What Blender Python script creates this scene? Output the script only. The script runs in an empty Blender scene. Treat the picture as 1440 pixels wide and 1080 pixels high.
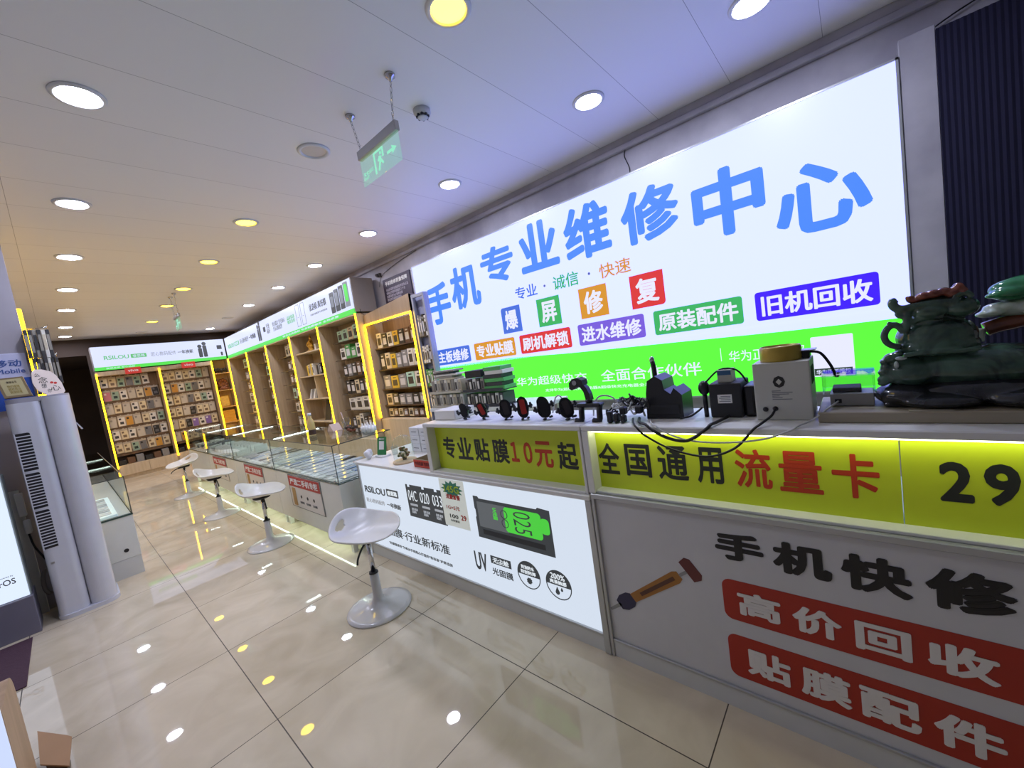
import bpy, bmesh, math, random
from mathutils import Vector, Matrix
random.seed(7)
SC = bpy.context.scene
COL = SC.collection
PI = math.pi

# ---------------------------------------------------------------- camera, world, exposure
cam_d = bpy.data.cameras.new('camera')
cam_d.sensor_fit = 'HORIZONTAL'
cam_d.sensor_width = 36.0
cam_d.lens = 36.0 * 558.47 / 1440.0
cam_d.clip_start = 0.02
cam = bpy.data.objects.new('camera', cam_d)
COL.objects.link(cam)
_yaw, _pitch, _roll = math.radians(48.581), math.radians(-4.814), math.radians(-8.608)
_f = Vector((math.sin(_yaw) * math.cos(_pitch), math.cos(_yaw) * math.cos(_pitch), math.sin(_pitch)))
_r = Vector((math.cos(_yaw), -math.sin(_yaw), 0))
_u = _r.cross(_f)
_r2 = _r * math.cos(_roll) + _u * math.sin(_roll)
_u2 = _u * math.cos(_roll) - _r * math.sin(_roll)
cam.matrix_world = Matrix(((_r2.x, _u2.x, -_f.x, 0), (_r2.y, _u2.y, -_f.y, 0), (_r2.z, _u2.z, -_f.z, 1.5), (0, 0, 0, 1)))
SC.camera = cam

SIGN_GAIN = 1.0        # light of the big wall sign
DOWNLIGHT = 215.0       # white downlights
WARMLIGHT = 22.0       # yellow downlights
STRIP = 12.0            # yellow strip lights
world = bpy.data.worlds.new('world')
SC.world = world
world.use_nodes = True
world.node_tree.nodes['Background'].inputs[0].default_value = (0.8, 0.8, 0.85, 1)
world.node_tree.nodes['Background'].inputs[1].default_value = 0.12
SC.view_settings.view_transform = 'Standard'
SC.view_settings.look = 'None'
SC.view_settings.exposure = 0.0
SC.view_settings.gamma = 1.0
SC.view_settings.use_curve_mapping = False
SC.cycles.max_bounces = 10
SC.cycles.transparent_max_bounces = 24
SC.cycles.sample_clamp_indirect = 6.0
SC.cycles.caustics_reflective = False
SC.cycles.caustics_refractive = False


# ---------------------------------------------------------------- materials
def lin(c):
    c = c / 255.0
    return c / 12.92 if c <= 0.04045 else ((c + 0.055) / 1.055) ** 2.4


def rgb(r, g, b):
    return (lin(r), lin(g), lin(b))


MATS = {}


def mat(name, col, rough=0.5, metal=0.0, spec=0.5, vary=0.06, scale=9.0, bump=0.0, emit=None, coat=0.0):
    """Procedural surface: noise varies the colour a little; emit adds light or a painted glow."""
    if name in MATS:
        return MATS[name]
    m = bpy.data.materials.new(name)
    m.use_nodes = True
    nt = m.node_tree
    b = nt.nodes['Principled BSDF']
    b.inputs['Roughness'].default_value = rough
    b.inputs['Metallic'].default_value = metal
    b.inputs['Specular IOR Level'].default_value = spec
    b.inputs['Coat Weight'].default_value = coat
    tc = nt.nodes.new('ShaderNodeTexCoord')
    nz = nt.nodes.new('ShaderNodeTexNoise')
    nz.inputs['Scale'].default_value = scale
    nz.inputs['Detail'].default_value = 3
    nt.links.new(tc.outputs['Object'], nz.inputs['Vector'])
    mx = nt.nodes.new('ShaderNodeMix')
    mx.data_type = 'RGBA'
    mx.inputs['A'].default_value = tuple(max(0, x * (1 - vary)) for x in col) + (1,)
    mx.inputs['B'].default_value = tuple(min(1, x * (1 + vary)) for x in col) + (1,)
    nt.links.new(nz.outputs['Fac'], mx.inputs['Factor'])
    nt.links.new(mx.outputs['Result'], b.inputs['Base Color'])
    if bump:
        bp = nt.nodes.new('ShaderNodeBump')
        bp.inputs['Strength'].default_value = bump
        bp.inputs['Distance'].default_value = 0.01
        nt.links.new(nz.outputs['Fac'], bp.inputs['Height'])
        nt.links.new(bp.outputs['Normal'], b.inputs['Normal'])
    if emit:
        b.inputs['Emission Color'].default_value = tuple(emit[:3]) + (1,)
        b.inputs['Emission Strength'].default_value = emit[3]
    MATS[name] = m
    return m


def lit(name, r, g, b, k=1.0, rough=0.35):
    """A surface that glows (backlit print, diffuser, LED)."""
    return mat(name, (0.02, 0.02, 0.02), rough=rough, spec=0.2, emit=(r, g, b, k))


def glassmat(name, tint=(0.93, 0.98, 0.96), refl=1.0):
    if name in MATS:
        return MATS[name]
    m = bpy.data.materials.new(name)
    m.use_nodes = True
    nt = m.node_tree
    nt.nodes.clear()
    out = nt.nodes.new('ShaderNodeOutputMaterial')
    mx = nt.nodes.new('ShaderNodeMixShader')
    tr = nt.nodes.new('ShaderNodeBsdfTransparent')
    tr.inputs[0].default_value = tint + (1,)
    gl = nt.nodes.new('ShaderNodeBsdfGlossy')
    gl.inputs['Roughness'].default_value = 0.02
    gl.inputs[0].default_value = (refl * .8, refl * .8, refl * .8, 1)
    lw = nt.nodes.new('ShaderNodeLayerWeight')      # reflects more at a grazing angle, on both faces alike
    lw.inputs['Blend'].default_value = 0.5
    pw = nt.nodes.new('ShaderNodeMath')
    pw.operation = 'POWER'
    pw.inputs[1].default_value = 5.0
    ma = nt.nodes.new('ShaderNodeMath')
    ma.operation = 'MULTIPLY_ADD'
    ma.inputs[1].default_value = 0.9
    ma.inputs[2].default_value = 0.03
    nt.links.new(lw.outputs['Facing'], pw.inputs[0])
    nt.links.new(pw.outputs[0], ma.inputs[0])
    nt.links.new(ma.outputs[0], mx.inputs[0])
    nt.links.new(tr.outputs[0], mx.inputs[1])
    nt.links.new(gl.outputs[0], mx.inputs[2])
    nt.links.new(mx.outputs[0], out.inputs[0])
    MATS[name] = m
    return m


def floor_material():
    m = bpy.data.materials.new('polished_tile')
    m.use_nodes = True
    nt = m.node_tree
    L = nt.links.new
    b = nt.nodes['Principled BSDF']
    tc = nt.nodes.new('ShaderNodeTexCoord')
    mp = nt.nodes.new('ShaderNodeMapping')
    mp.inputs['Location'].default_value = (-0.418, -0.464, 0)
    L(tc.outputs['Object'], mp.inputs[0])
    br = nt.nodes.new('ShaderNodeTexBrick')
    br.offset = 0.0
    br.squash = 1.0
    br.inputs['Scale'].default_value = 1.0
    br.inputs['Mortar Size'].default_value = 0.0022
    br.inputs['Mortar Smooth'].default_value = 0.0
    br.inputs['Brick Width'].default_value = 0.81
    br.inputs['Row Height'].default_value = 0.81
    br.inputs['Bias'].default_value = 0.0
    br.inputs['Color1'].default_value = rgb(222, 210, 186) + (1,)
    br.inputs['Color2'].default_value = rgb(216, 203, 178) + (1,)
    br.inputs['Mortar'].default_value = rgb(72, 62, 50) + (1,)
    L(mp.outputs[0], br.inputs['Vector'])
    nz = nt.nodes.new('ShaderNodeTexNoise')
    nz.inputs['Scale'].default_value = 3.0
    nz.inputs['Detail'].default_value = 7
    nz.inputs['Distortion'].default_value = 1.2
    L(tc.outputs['Object'], nz.inputs[0])
    rp = nt.nodes.new('ShaderNodeValToRGB')
    rp.color_ramp.elements[0].position = 0.3
    rp.color_ramp.elements[0].color = (0.80, 0.78, 0.74, 1)
    rp.color_ramp.elements[1].position = 0.7
    rp.color_ramp.elements[1].color = (1, 1, 1, 1)
    L(nz.outputs['Fac'], rp.inputs[0])
    mul = nt.nodes.new('ShaderNodeMix')
    mul.data_type = 'RGBA'
    mul.blend_type = 'MULTIPLY'
    mul.inputs['Factor'].default_value = 1
    L(br.outputs['Color'], mul.inputs['A'])
    L(rp.outputs[0], mul.inputs['B'])
    L(mul.outputs['Result'], b.inputs['Base Color'])
    rr = nt.nodes.new('ShaderNodeMapRange')
    rr.inputs['To Min'].default_value = 0.022
    rr.inputs['To Max'].default_value = 0.5
    L(br.outputs['Fac'], rr.inputs['Value'])
    L(rr.outputs[0], b.inputs['Roughness'])
    b.inputs['Specular IOR Level'].default_value = 0.5
    b.inputs['IOR'].default_value = 1.5
    return m


def ceiling_material():
    m = bpy.data.materials.new('ceiling_panel')
    m.use_nodes = True
    nt = m.node_tree
    L = nt.links.new
    b = nt.nodes['Principled BSDF']
    tc = nt.nodes.new('ShaderNodeTexCoord')
    mp = nt.nodes.new('ShaderNodeMapping')
    mp.inputs['Location'].default_value = (0, -0.055, 0)
    L(tc.outputs['Object'], mp.inputs[0])
    br = nt.nodes.new('ShaderNodeTexBrick')
    br.offset = 0.0
    br.inputs['Scale'].default_value = 1.0
    br.inputs['Mortar Size'].default_value = 0.0014
    br.inputs['Mortar Smooth'].default_value = 0.0
    br.inputs['Brick Width'].default_value = 60.0
    br.inputs['Row Height'].default_value = 0.505
    br.inputs['Color1'].default_value = rgb(234, 233, 236) + (1,)
    br.inputs['Color2'].default_value = rgb(231, 230, 234) + (1,)
    br.inputs['Mortar'].default_value = rgb(158, 156, 163) + (1,)
    L(mp.outputs[0], br.inputs['Vector'])
    L(br.outputs['Color'], b.inputs['Base Color'])
    b.inputs['Roughness'].default_value = 0.45
    b.inputs['Specular IOR Level'].default_value = 0.35
    return m


def wood(name, c1, c2, rough=0.5, sc=6.0, axis=2):
    if name in MATS:
        return MATS[name]
    m = bpy.data.materials.new(name)
    m.use_nodes = True
    nt = m.node_tree
    L = nt.links.new
    b = nt.nodes['Principled BSDF']
    tc = nt.nodes.new('ShaderNodeTexCoord')
    mp = nt.nodes.new('ShaderNodeMapping')
    s = [sc * 4, sc * 4, sc * 4]
    s[axis] = sc * 0.25
    mp.inputs['Scale'].default_value = s
    L(tc.outputs['Object'], mp.inputs[0])
    nz = nt.nodes.new('ShaderNodeTexNoise')
    nz.inputs['Scale'].default_value = 1.0
    nz.inputs['Detail'].default_value = 5
    L(mp.outputs[0], nz.inputs[0])
    rp = nt.nodes.new('ShaderNodeValToRGB')
    rp.color_ramp.elements[0].position = 0.35
    rp.color_ramp.elements[0].color = c1 + (1,)
    rp.color_ramp.elements[1].position = 0.65
    rp.color_ramp.elements[1].color = c2 + (1,)
    L(nz.outputs['Fac'], rp.inputs[0])
    L(rp.outputs[0], b.inputs['Base Color'])
    b.inputs['Roughness'].default_value = rough
    MATS[name] = m
    return m


def jade(name, cols, scale, rough=0.12):
    if name in MATS:
        return MATS[name]
    m = bpy.data.materials.new(name)
    m.use_nodes = True
    nt = m.node_tree
    L = nt.links.new
    b = nt.nodes['Principled BSDF']
    tc = nt.nodes.new('ShaderNodeTexCoord')
    nz = nt.nodes.new('ShaderNodeTexNoise')
    nz.inputs['Scale'].default_value = scale
    nz.inputs['Detail'].default_value = 4
    nz.inputs['Distortion'].default_value = 0.8
    L(tc.outputs['Object'], nz.inputs[0])
    rp = nt.nodes.new('ShaderNodeValToRGB')
    rp.color_ramp.elements[0].position = 0.35
    rp.color_ramp.elements[0].color = cols[0] + (1,)
    rp.color_ramp.elements[1].position = 0.68
    rp.color_ramp.elements[1].color = cols[1] + (1,)
    L(nz.outputs['Fac'], rp.inputs[0])
    L(rp.outputs[0], b.inputs['Base Color'])
    b.inputs['Roughness'].default_value = rough
    b.inputs['Coat Weight'].default_value = 0.4
    MATS[name] = m
    return m


def plaster(name, c1, c2, rough=0.85, sc=2.5, bump=0.25):
    if name in MATS:
        return MATS[name]
    m = wood(name, c1, c2, rough, sc, 2)
    nt = m.node_tree
    for n in nt.nodes:
        if n.type == 'MAPPING':
            n.inputs['Scale'].default_value = (sc, sc, sc)
        if n.type == 'TEX_NOISE':
            nn = n
            n.inputs['Detail'].default_value = 8
    bp = nt.nodes.new('ShaderNodeBump')
    bp.inputs['Strength'].default_value = bump
    bp.inputs['Distance'].default_value = 0.01
    nt.links.new(nn.outputs['Fac'], bp.inputs['Height'])
    nt.links.new(bp.outputs['Normal'], nt.nodes['Principled BSDF'].inputs['Normal'])
    return m


WHITE = mat('white_laminate', rgb(226, 226, 222), 0.35)
GREYLAM = mat('grey_white_laminate', rgb(205, 207, 203), 0.4)
ALU = mat('aluminium_trim', rgb(186, 188, 188), 0.35, 0.6)
BLACK = mat('black_plastic', rgb(26, 27, 30), 0.35)
BLACK2 = mat('matt_black_plastic', rgb(36, 37, 40), 0.6)
DARKINK = mat('black_print', rgb(34, 34, 34), 0.5)
REDINK = mat('red_print', rgb(200, 40, 24), 0.5)
WHITEINK = mat('white_print', rgb(235, 235, 232), 0.5)
GREYINK = mat('grey_print', rgb(112, 114, 118), 0.5)
CHROME = mat('chrome', rgb(205, 205, 208), 0.12, 1.0)
STEEL = mat('brushed_steel', rgb(165, 165, 168), 0.35, 0.9)
TAN = wood('tan_laminate', rgb(170, 150, 122), rgb(186, 167, 138), 0.5)
PALEWOOD = wood('pale_laminate', rgb(196, 178, 148), rgb(208, 191, 163), 0.45)
BROWNBACK = wood('brown_back_panel', rgb(112, 88, 66), rgb(130, 104, 80), 0.6)
SLOT = mat('slot_brown', rgb(74, 58, 44), 0.7)
STRIPMAT = lit('yellow_led', 1.0, 0.54, 0.006, STRIP)
CASELED = lit('case_led', 0.95, 1.0, 1.0, 22.0)
WHITELED = lit('white_led', 0.9, 1.0, 0.92, 5.0)
GLASS = glassmat('clear_glass')
PANE = glassmat('case_glass', (0.92, 0.965, 0.95))
ACRYL = glassmat('clear_acrylic', (0.9, 0.92, 0.92))
EDGE = mat('glass_edge_green', rgb(58, 78, 70), 0.2)
CARD = mat('white_card', rgb(232, 232, 228), 0.5)
PAPER = mat('paper', rgb(214, 210, 202), 0.7)
CABLE = mat('black_rubber', rgb(20, 20, 22), 0.5)
WCABLE = mat('white_cable', rgb(206, 208, 206), 0.5)


# ---------------------------------------------------------------- geometry helpers
class MB:
    """Collects shapes into one bmesh; build() links it as ONE mesh object."""

    def __init__(self):
        self.bm = bmesh.new()
        self.mi = 0

    def _tag(self, faces):
        for f in faces:
            f.material_index = self.mi

    def use(self, i):
        self.mi = i
        return self

    def box(self, x0, x1, y0, y1, z0, z1, bev=0.0, seg=1):
        c = [self.bm.verts.new((x, y, z)) for x in (x0, x1) for y in (y0, y1) for z in (z0, z1)]
        idx = ((0, 1, 3, 2), (4, 6, 7, 5), (0, 4, 5, 1), (2, 3, 7, 6), (0, 2, 6, 4), (1, 5, 7, 3))
        fs = [self.bm.faces.new([c[i] for i in q]) for q in idx]
        bmesh.ops.recalc_face_normals(self.bm, faces=fs)
        self._tag(fs)
        if bev > 0:
            es = list({e for f in fs for e in f.edges})
            r = bmesh.ops.bevel(self.bm, geom=es, offset=bev, segments=seg, affect='EDGES', profile=0.5)
            self._tag(r['faces'])
        return self

    def prism(self, pts, fr, d0, d1):
        """Closed outline pts (u,v) in frame fr=(O,U,V,N) extruded from d0 to d1 along N."""
        O, U, V, N = fr
        a = [self.bm.verts.new(O + U * u + V * v + N * d0) for u, v in pts]
        b = [self.bm.verts.new(O + U * u + V * v + N * d1) for u, v in pts]
        n = len(pts)
        fs = [self.bm.faces.new(a[::-1]), self.bm.faces.new(b)]
        for i in range(n):
            fs.append(self.bm.faces.new((a[i], a[(i + 1) % n], b[(i + 1) % n], b[i])))
        bmesh.ops.recalc_face_normals(self.bm, faces=fs)
        self._tag(fs)
        return self

    def cyl(self, p0, p1, r0, r1=None, seg=16, cap=True):
        r1 = r0 if r1 is None else r1
        p0, p1 = Vector(p0), Vector(p1)
        d = (p1 - p0).normalized()
        a = d.orthogonal().normalized()
        b = d.cross(a)
        r_ = []
        for p, r in ((p0, r0), (p1, r1)):
            r_.append([self.bm.verts.new(p + (a * math.cos(2 * PI * i / seg) + b * math.sin(2 * PI * i / seg)) * r) for i in range(seg)])
        fs = [self.bm.faces.new((r_[0][i], r_[0][(i + 1) % seg], r_[1][(i + 1) % seg], r_[1][i])) for i in range(seg)]
        for f in fs:
            f.smooth = True
        if cap:
            fs += [self.bm.faces.new(r_[0][::-1]), self.bm.faces.new(r_[1])]
        self._tag(fs)
        return self

    def lathe(self, prof, c=(0, 0, 0), seg=32, axis='z', close=True):
        """prof: list of (r, h)."""
        c = Vector(c)
        rings = []
        for r, h in prof:
            ring = []
            for i in range(seg):
                t = 2 * PI * i / seg
                x, y = r * math.cos(t), r * math.sin(t)
                p = {'z': (x, y, h), 'x': (h, x, y), 'y': (x, h, y)}[axis]
                ring.append(self.bm.verts.new(c + Vector(p)))
            rings.append(ring)
        fs = []
        for a, b in zip(rings, rings[1:]):
            for i in range(seg):
                fs.append(self.bm.faces.new((a[i], a[(i + 1) % seg], b[(i + 1) % seg], b[i])))
        for f in fs:
            f.smooth = True
        if close:
            for ring in (rings[0], rings[-1]):
                fs.append(self.bm.faces.new(ring))
        bmesh.ops.recalc_face_normals(self.bm, faces=fs)
        self._tag(fs)
        return self

    def tube(self, pts, r, seg=8, smooth=4, taper=None):
        P = [Vector(p) for p in pts]
        if smooth > 1 and len(P) > 2:
            Q = []
            for i in range(len(P) - 1):
                p0, p1, p2, p3 = P[max(i - 1, 0)], P[i], P[i + 1], P[min(i + 2, len(P) - 1)]
                for k in range(smooth):
                    t = k / smooth
                    Q.append(0.5 * ((2 * p1) + (p2 - p0) * t + (2 * p0 - 5 * p1 + 4 * p2 - p3) * t * t + (3 * p1 - p0 - 3 * p2 + p3) * t ** 3))
            Q.append(P[-1])
            P = Q
        n = len(P)
        up = None
        rings = []
        for i, p in enumerate(P):
            d = (P[min(i + 1, n - 1)] - P[max(i - 1, 0)]).normalized()
            if up is None:
                up = d.orthogonal().normalized()
            up = (up - d * up.dot(d))
            up = up.normalized() if up.length > 1e-6 else d.orthogonal().normalized()
            s = d.cross(up)
            t = i / max(1, n - 1)
            rr = r * (taper(t) if taper else 1)
            rings.append([self.bm.verts.new(p + (up * math.cos(2 * PI * k / seg) + s * math.sin(2 * PI * k / seg)) * rr) for k in range(seg)])
        fs = []
        for a, b in zip(rings, rings[1:]):
            for k in range(seg):
                f = self.bm.faces.new((a[k], a[(k + 1) % seg], b[(k + 1) % seg], b[k]))
                f.smooth = True
                fs.append(f)
        fs += [self.bm.faces.new(rings[0][::-1]), self.bm.faces.new(rings[-1])]
        bmesh.ops.recalc_face_normals(self.bm, faces=fs)
        self._tag(fs)
        return self

    def ell(self, c, r, seg=16, rings=10, rot=None):
        c = Vector(c)
        M = rot if rot else Matrix.Identity(3)
        vs = []
        for j in range(1, rings):
            ph = PI * j / rings
            vs.append([self.bm.verts.new(c + M @ Vector((r[0] * math.sin(ph) * math.cos(2 * PI * i / seg), r[1] * math.sin(ph) * math.sin(2 * PI * i / seg), r[2] * math.cos(ph)))) for i in range(seg)])
        t = self.bm.verts.new(c + M @ Vector((0, 0, r[2])))
        b = self.bm.verts.new(c + M @ Vector((0, 0, -r[2])))
        fs = []
        for i in range(seg):
            fs.append(self.bm.faces.new((t, vs[0][i], vs[0][(i + 1) % seg])))
            fs.append(self.bm.faces.new((b, vs[-1][(i + 1) % seg], vs[-1][i])))
            for p, q in zip(vs, vs[1:]):
                fs.append(self.bm.faces.new((p[i], q[i], q[(i + 1) % seg], p[(i + 1) % seg])))
        for f in fs:
            f.smooth = True
        self._tag(fs)
        return self

    def build(self, name, mats, parent=None):
        me = bpy.data.meshes.new(name)
        self.bm.to_mesh(me)
        self.bm.free()
        return link(name, me, mats, parent)


def offset_of(p):
    v = Vector((0, 0, 0))
    while p is not None:
        v += p.location
        p = p.parent
    return v


def link(name, me, mats, parent=None):
    if not isinstance(mats, (list, tuple)):
        mats = [mats]
    for m in mats:
        me.materials.append(m)
    if parent is not None:
        off = offset_of(parent)
        if off.length > 0:
            me.transform(Matrix.Translation(-off))
    o = bpy.data.objects.new(name, me)
    COL.objects.link(o)
    o.parent = parent
    return o


def tag(o, label=None, cat=None, group=None, kind=None):
    if label:
        o['label'] = label
    if cat:
        o['category'] = cat
    if group:
        o['group'] = group
    if kind:
        o['kind'] = kind
    return o


def thing(name, label, cat, loc=(0, 0, 0), group=None):
    o = bpy.data.objects.new(name, None)
    o.empty_display_size = 0.05
    COL.objects.link(o)
    o.location = loc
    return tag(o, label, cat, group)


def dup(root, loc, rz=0.0, label=None, group=None):
    r = root.copy()
    COL.objects.link(r)
    r.location = loc
    r.rotation_euler = (0, 0, rz)
    tag(r, label, None, group)
    for ch in list(root.children):
        c = ch.copy()
        COL.objects.link(c)
        c.parent = r
        for g in list(ch.children):
            d = g.copy()
            COL.objects.link(d)
            d.parent = c
    return r


def struct(name, mb, m):
    o = mb.build(name, m)
    return tag(o, kind='structure')


def WX(X):      # wall plane facing -X: u = -y, v = z
    return (Vector((X, 0, 0)), Vector((0, -1, 0)), Vector((0, 0, 1)), Vector((-1, 0, 0)))


def WY(Y):      # plane facing -Y: u = x, v = z
    return (Vector((0, Y, 0)), Vector((1, 0, 0)), Vector((0, 0, 1)), Vector((0, -1, 0)))


def rect(u0, u1, v0, v1):
    return [(u0, v0), (u1, v0), (u1, v1), (u0, v1)]


def rrect(u0, u1, v0, v1, r, n=5, corners=(1, 1, 1, 1)):
    """Rounded rectangle; corners = bl, br, tr, tl."""
    P = []
    for k, (cu, cv, a0) in enumerate(((u0 + r, v0 + r, PI), (u1 - r, v0 + r, 1.5 * PI), (u1 - r, v1 - r, 0), (u0 + r, v1 - r, 0.5 * PI))):
        if corners[k]:
            P += [(cu + r * math.cos(a0 + i * PI / 2 / n), cv + r * math.sin(a0 + i * PI / 2 / n)) for i in range(n + 1)]
        else:
            P.append(((u0, u1, u1, u0)[k], (v0, v0, v1, v1)[k]))
    return P


def disc(cu, cv, r, n=32, a0=0.0, a1=2 * PI):
    full = abs(a1 - a0 - 2 * PI) < 1e-6
    return [(cu + r * math.cos(a0 + (a1 - a0) * i / n), cv + r * math.sin(a0 + (a1 - a0) * i / n)) for i in range(n if full else n + 1)]


def plate(name, pts, fr, m, parent=None, d0=0.0, d1=0.002):
    return MB().prism(pts, fr, d0, d1).build(name, m, parent)


def text(body, fr, box, m, parent=None, name='lettering', bold=0.0, d0=0.0, d1=0.003, keep=False, res=3, align='c', linesp=1.0):
    """Writing as a flat raised mesh whose bounding box fills box=(u0,u1,v0,v1)."""
    cu = bpy.data.curves.new(name, 'FONT')
    cu.body = body
    cu.offset = min(bold, 0.0)
    cu.resolution_u = res
    cu.space_line = linesp
    o = bpy.data.objects.new(name, cu)
    COL.objects.link(o)
    dg = bpy.context.evaluated_depsgraph_get()
    me = bpy.data.meshes.new_from_object(o.evaluated_get(dg))
    bpy.data.objects.remove(o)
    bpy.data.curves.remove(cu)
    me.materials.clear()
    bm = bmesh.new()
    bm.from_mesh(me)
    bmesh.ops.remove_doubles(bm, verts=bm.verts, dist=1e-5)
    if bold > 0:     # heavier strokes: the same outlines repeated around their place
        base = list(bm.verts) + list(bm.edges) + list(bm.faces)
        for k in range(10):
            d = bmesh.ops.duplicate(bm, geom=base)
            bmesh.ops.translate(bm, verts=[v for v in d['geom'] if isinstance(v, bmesh.types.BMVert)], vec=(bold * math.cos(k * PI / 5), bold * math.sin(k * PI / 5), 0))
            for f in d['geom']:
                if isinstance(f, bmesh.types.BMFace):
                    f.material_index = k + 1
    g = bmesh.ops.extrude_face_region(bm, geom=list(bm.faces))
    top = {v for v in g['geom'] if isinstance(v, bmesh.types.BMVert)}
    for v in bm.verts:      # each repeat lies a hair lower so that no two faces coincide
        v.co.z = 1.0 - 0.05 * max(f.material_index for f in v.link_faces) if v in top else 0.0
    for f in bm.faces:
        f.material_index = 0
    if not len(bm.verts):
        bm.free()
        return None
    x0 = min(v.co.x for v in bm.verts); x1 = max(v.co.x for v in bm.verts)
    y0 = min(v.co.y for v in bm.verts); y1 = max(v.co.y for v in bm.verts)
    u0, u1, v0, v1 = box
    su, sv = (u1 - u0) / max(1e-6, x1 - x0), (v1 - v0) / max(1e-6, y1 - y0)
    if keep:
        s = min(su, sv)
        if align == 'c':
            u0 = (u0 + u1) / 2 - s * (x1 - x0) / 2
        v0 = (v0 + v1) / 2 - s * (y1 - y0) / 2
        su = sv = s
    O, U, V, N = fr
    for v in bm.verts:
        u, w, d = u0 + (v.co.x - x0) * su, v0 + (v.co.y - y0) * sv, d0 + (d1 - d0) * v.co.z
        v.co = O + U * u + V * w + N * d
    bmesh.ops.recalc_face_normals(bm, faces=bm.faces)
    bm.to_mesh(me)
    bm.free()
    return link(name, me, m, parent)


ORD = ['first', 'second', 'third', 'fourth', 'fifth', 'sixth', 'seventh', 'eighth', 'ninth', 'tenth', 'eleventh', 'twelfth', 'thirteenth', 'fourteenth']

#@@STRUCTURE
# ---------------------------------------------------------------- the room
CEIL = 3.1
YB = 12.55
struct('floor', MB().box(-1.6, 3.6, -2.6, 16.0, -0.08, 0.0), floor_material())
struct('ceiling', MB().box(-1.6, 3.6, -2.6, YB, CEIL, CEIL + 0.08), ceiling_material())
GREYWALL = plaster('grey_plaster_wall', rgb(158, 155, 164), rgb(186, 183, 190))
PAINT = plaster('painted_wall', rgb(176, 172, 170), rgb(186, 182, 180), 0.8, 1.2, 0.05)
SHADEWALL = plaster('shaded_brown_wall', rgb(62, 50, 42), rgb(74, 60, 50), 0.8, 1.2, 0.05)  # brown kept dark: the unlit far end is put into the colour
struct('wall_right', MB().box(3.4, 3.6, -2.6, YB, 0, CEIL), GREYWALL)
struct('wall_left', MB().box(-1.6, -1.4, -2.6, 16.0, 0, CEIL), PAINT)
struct('wall_back', MB().box(0.58, 3.6, YB - 0.1, YB + 0.05, 0, CEIL).box(-1.4, 0.58, YB - 0.1, YB + 0.05, 2.75, CEIL), SHADEWALL)
struct('wall_passage', MB().box(-1.6, 3.6, 15.9, 16.0, 0, CEIL), SHADEWALL)
struct('wall_front', MB().box(-1.6, 0.2, -2.7, -2.6, 0, CEIL).box(2.6, 3.6, -2.7, -2.6, 0, CEIL).box(0.2, 2.6, -2.7, -2.6, 2.5, CEIL), PAINT)
struct('ceiling_passage', MB().box(-1.6, 3.6, YB, 16.0, 2.75, 2.83), SHADEWALL)
struct('trim_1', MB().box(3.36, 3.4, -2.6, YB - 0.1, 3.0, 3.045, 0.006).box(3.372, 3.4, -2.6, YB - 0.1, 3.045, 3.1, 0.004), GREYWALL)


#@@LAMPS
# ---------------------------------------------------------------- downlights
RING = mat('lamp_ring_white', rgb(214, 214, 216), 0.4)
RINGY = mat('lamp_ring_cream', rgb(206, 196, 160), 0.4)
D_WHITE = lit('white_diffuser', 0.84, 0.88, 1.12, DOWNLIGHT)
D_WARM = lit('yellow_diffuser', 1.0, 0.66, 0.02, WARMLIGHT)
D_OFF = mat('unlit_diffuser', rgb(206, 198, 192), 0.5)


def downlight(x, y, state, label):
    t = thing('ceiling_downlight', label, 'ceiling light', (x, y, CEIL), 'ceiling downlights')
    MB().lathe([(0.083, 0.0), (0.108, 0.0), (0.107, -0.006), (0.096, -0.012), (0.085, -0.011), (0.080, -0.001)], (x, y, CEIL), 36, close=False).build('ring', RING, t)
    MB().lathe([(0.001, -0.0045), (0.05, -0.0045), (0.081, -0.002)], (x, y, CEIL), 28, close=False).build('diffuser', {'w': D_WHITE, 'y': D_WARM, 'o': D_OFF}[state], t)


LY = [2.892, 4.424, 5.938, 7.479, 8.931, 10.631, 11.845]
for i, y in enumerate(LY):
    downlight(0.322, y, 'w', 'lit white round downlight, %s from the front in the row over the aisle' % ORD[i])
for i, (y, s) in enumerate(((1.333, 'y'), (2.812, 'o'), (4.365, 'y'), (5.826, 'y'), (7.34, 'y'), (8.673, 'y'), (10.309, 'y'), (11.755, 'o'))):
    w = {'y': 'lit yellow', 'o': 'unlit'}[s]
    downlight(1.463, y, s, '%s round downlight, %s from the front in the middle ceiling row' % (w, ORD[i]))
for i, (y, s) in enumerate(((0.317, 'w'), (1.285, 'w'), (2.745, 'w'), (4.226, 'w'), (5.699, 'w'), (7.132, 'w'), (8.688, 'w'), (10.146, 'o'), (11.675, 'w'))):
    w = {'w': 'lit white', 'o': 'unlit'}[s]
    downlight(2.672, y, s, '%s round downlight, %s from the front in the ceiling row nearest the wall sign' % (w, ORD[i]))

# smoke detector
t = thing('smoke_detector', 'small white smoke detector on the ceiling beside the near hanging exit sign', 'smoke detector', (1.81, 2.009, CEIL))
MB().lathe([(0.001, 0), (0.055, 0), (0.055, -0.02), (0.046, -0.03), (0.03, -0.034), (0.001, -0.034)], (1.81, 2.009, CEIL), 28).build('housing', mat('detector_white', rgb(196, 198, 204), 0.5), t)
mb = MB()
for k in range(8):
    a = k * PI / 4
    cx, cy = 1.81 + 0.034 * math.cos(a), 2.009 + 0.034 * math.sin(a)
    mb.box(cx - 0.006, cx + 0.006, cy - 0.006, cy + 0.006, CEIL - 0.046, CEIL - 0.03)
mb.build('vent', BLACK, t)
MB().lathe([(0.001, -0.05), (0.028, -0.05), (0.034, -0.046), (0.001, -0.045)], (1.81, 2.009, CEIL), 20).build('cap', mat('detector_white', (0, 0, 0)), t)

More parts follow.
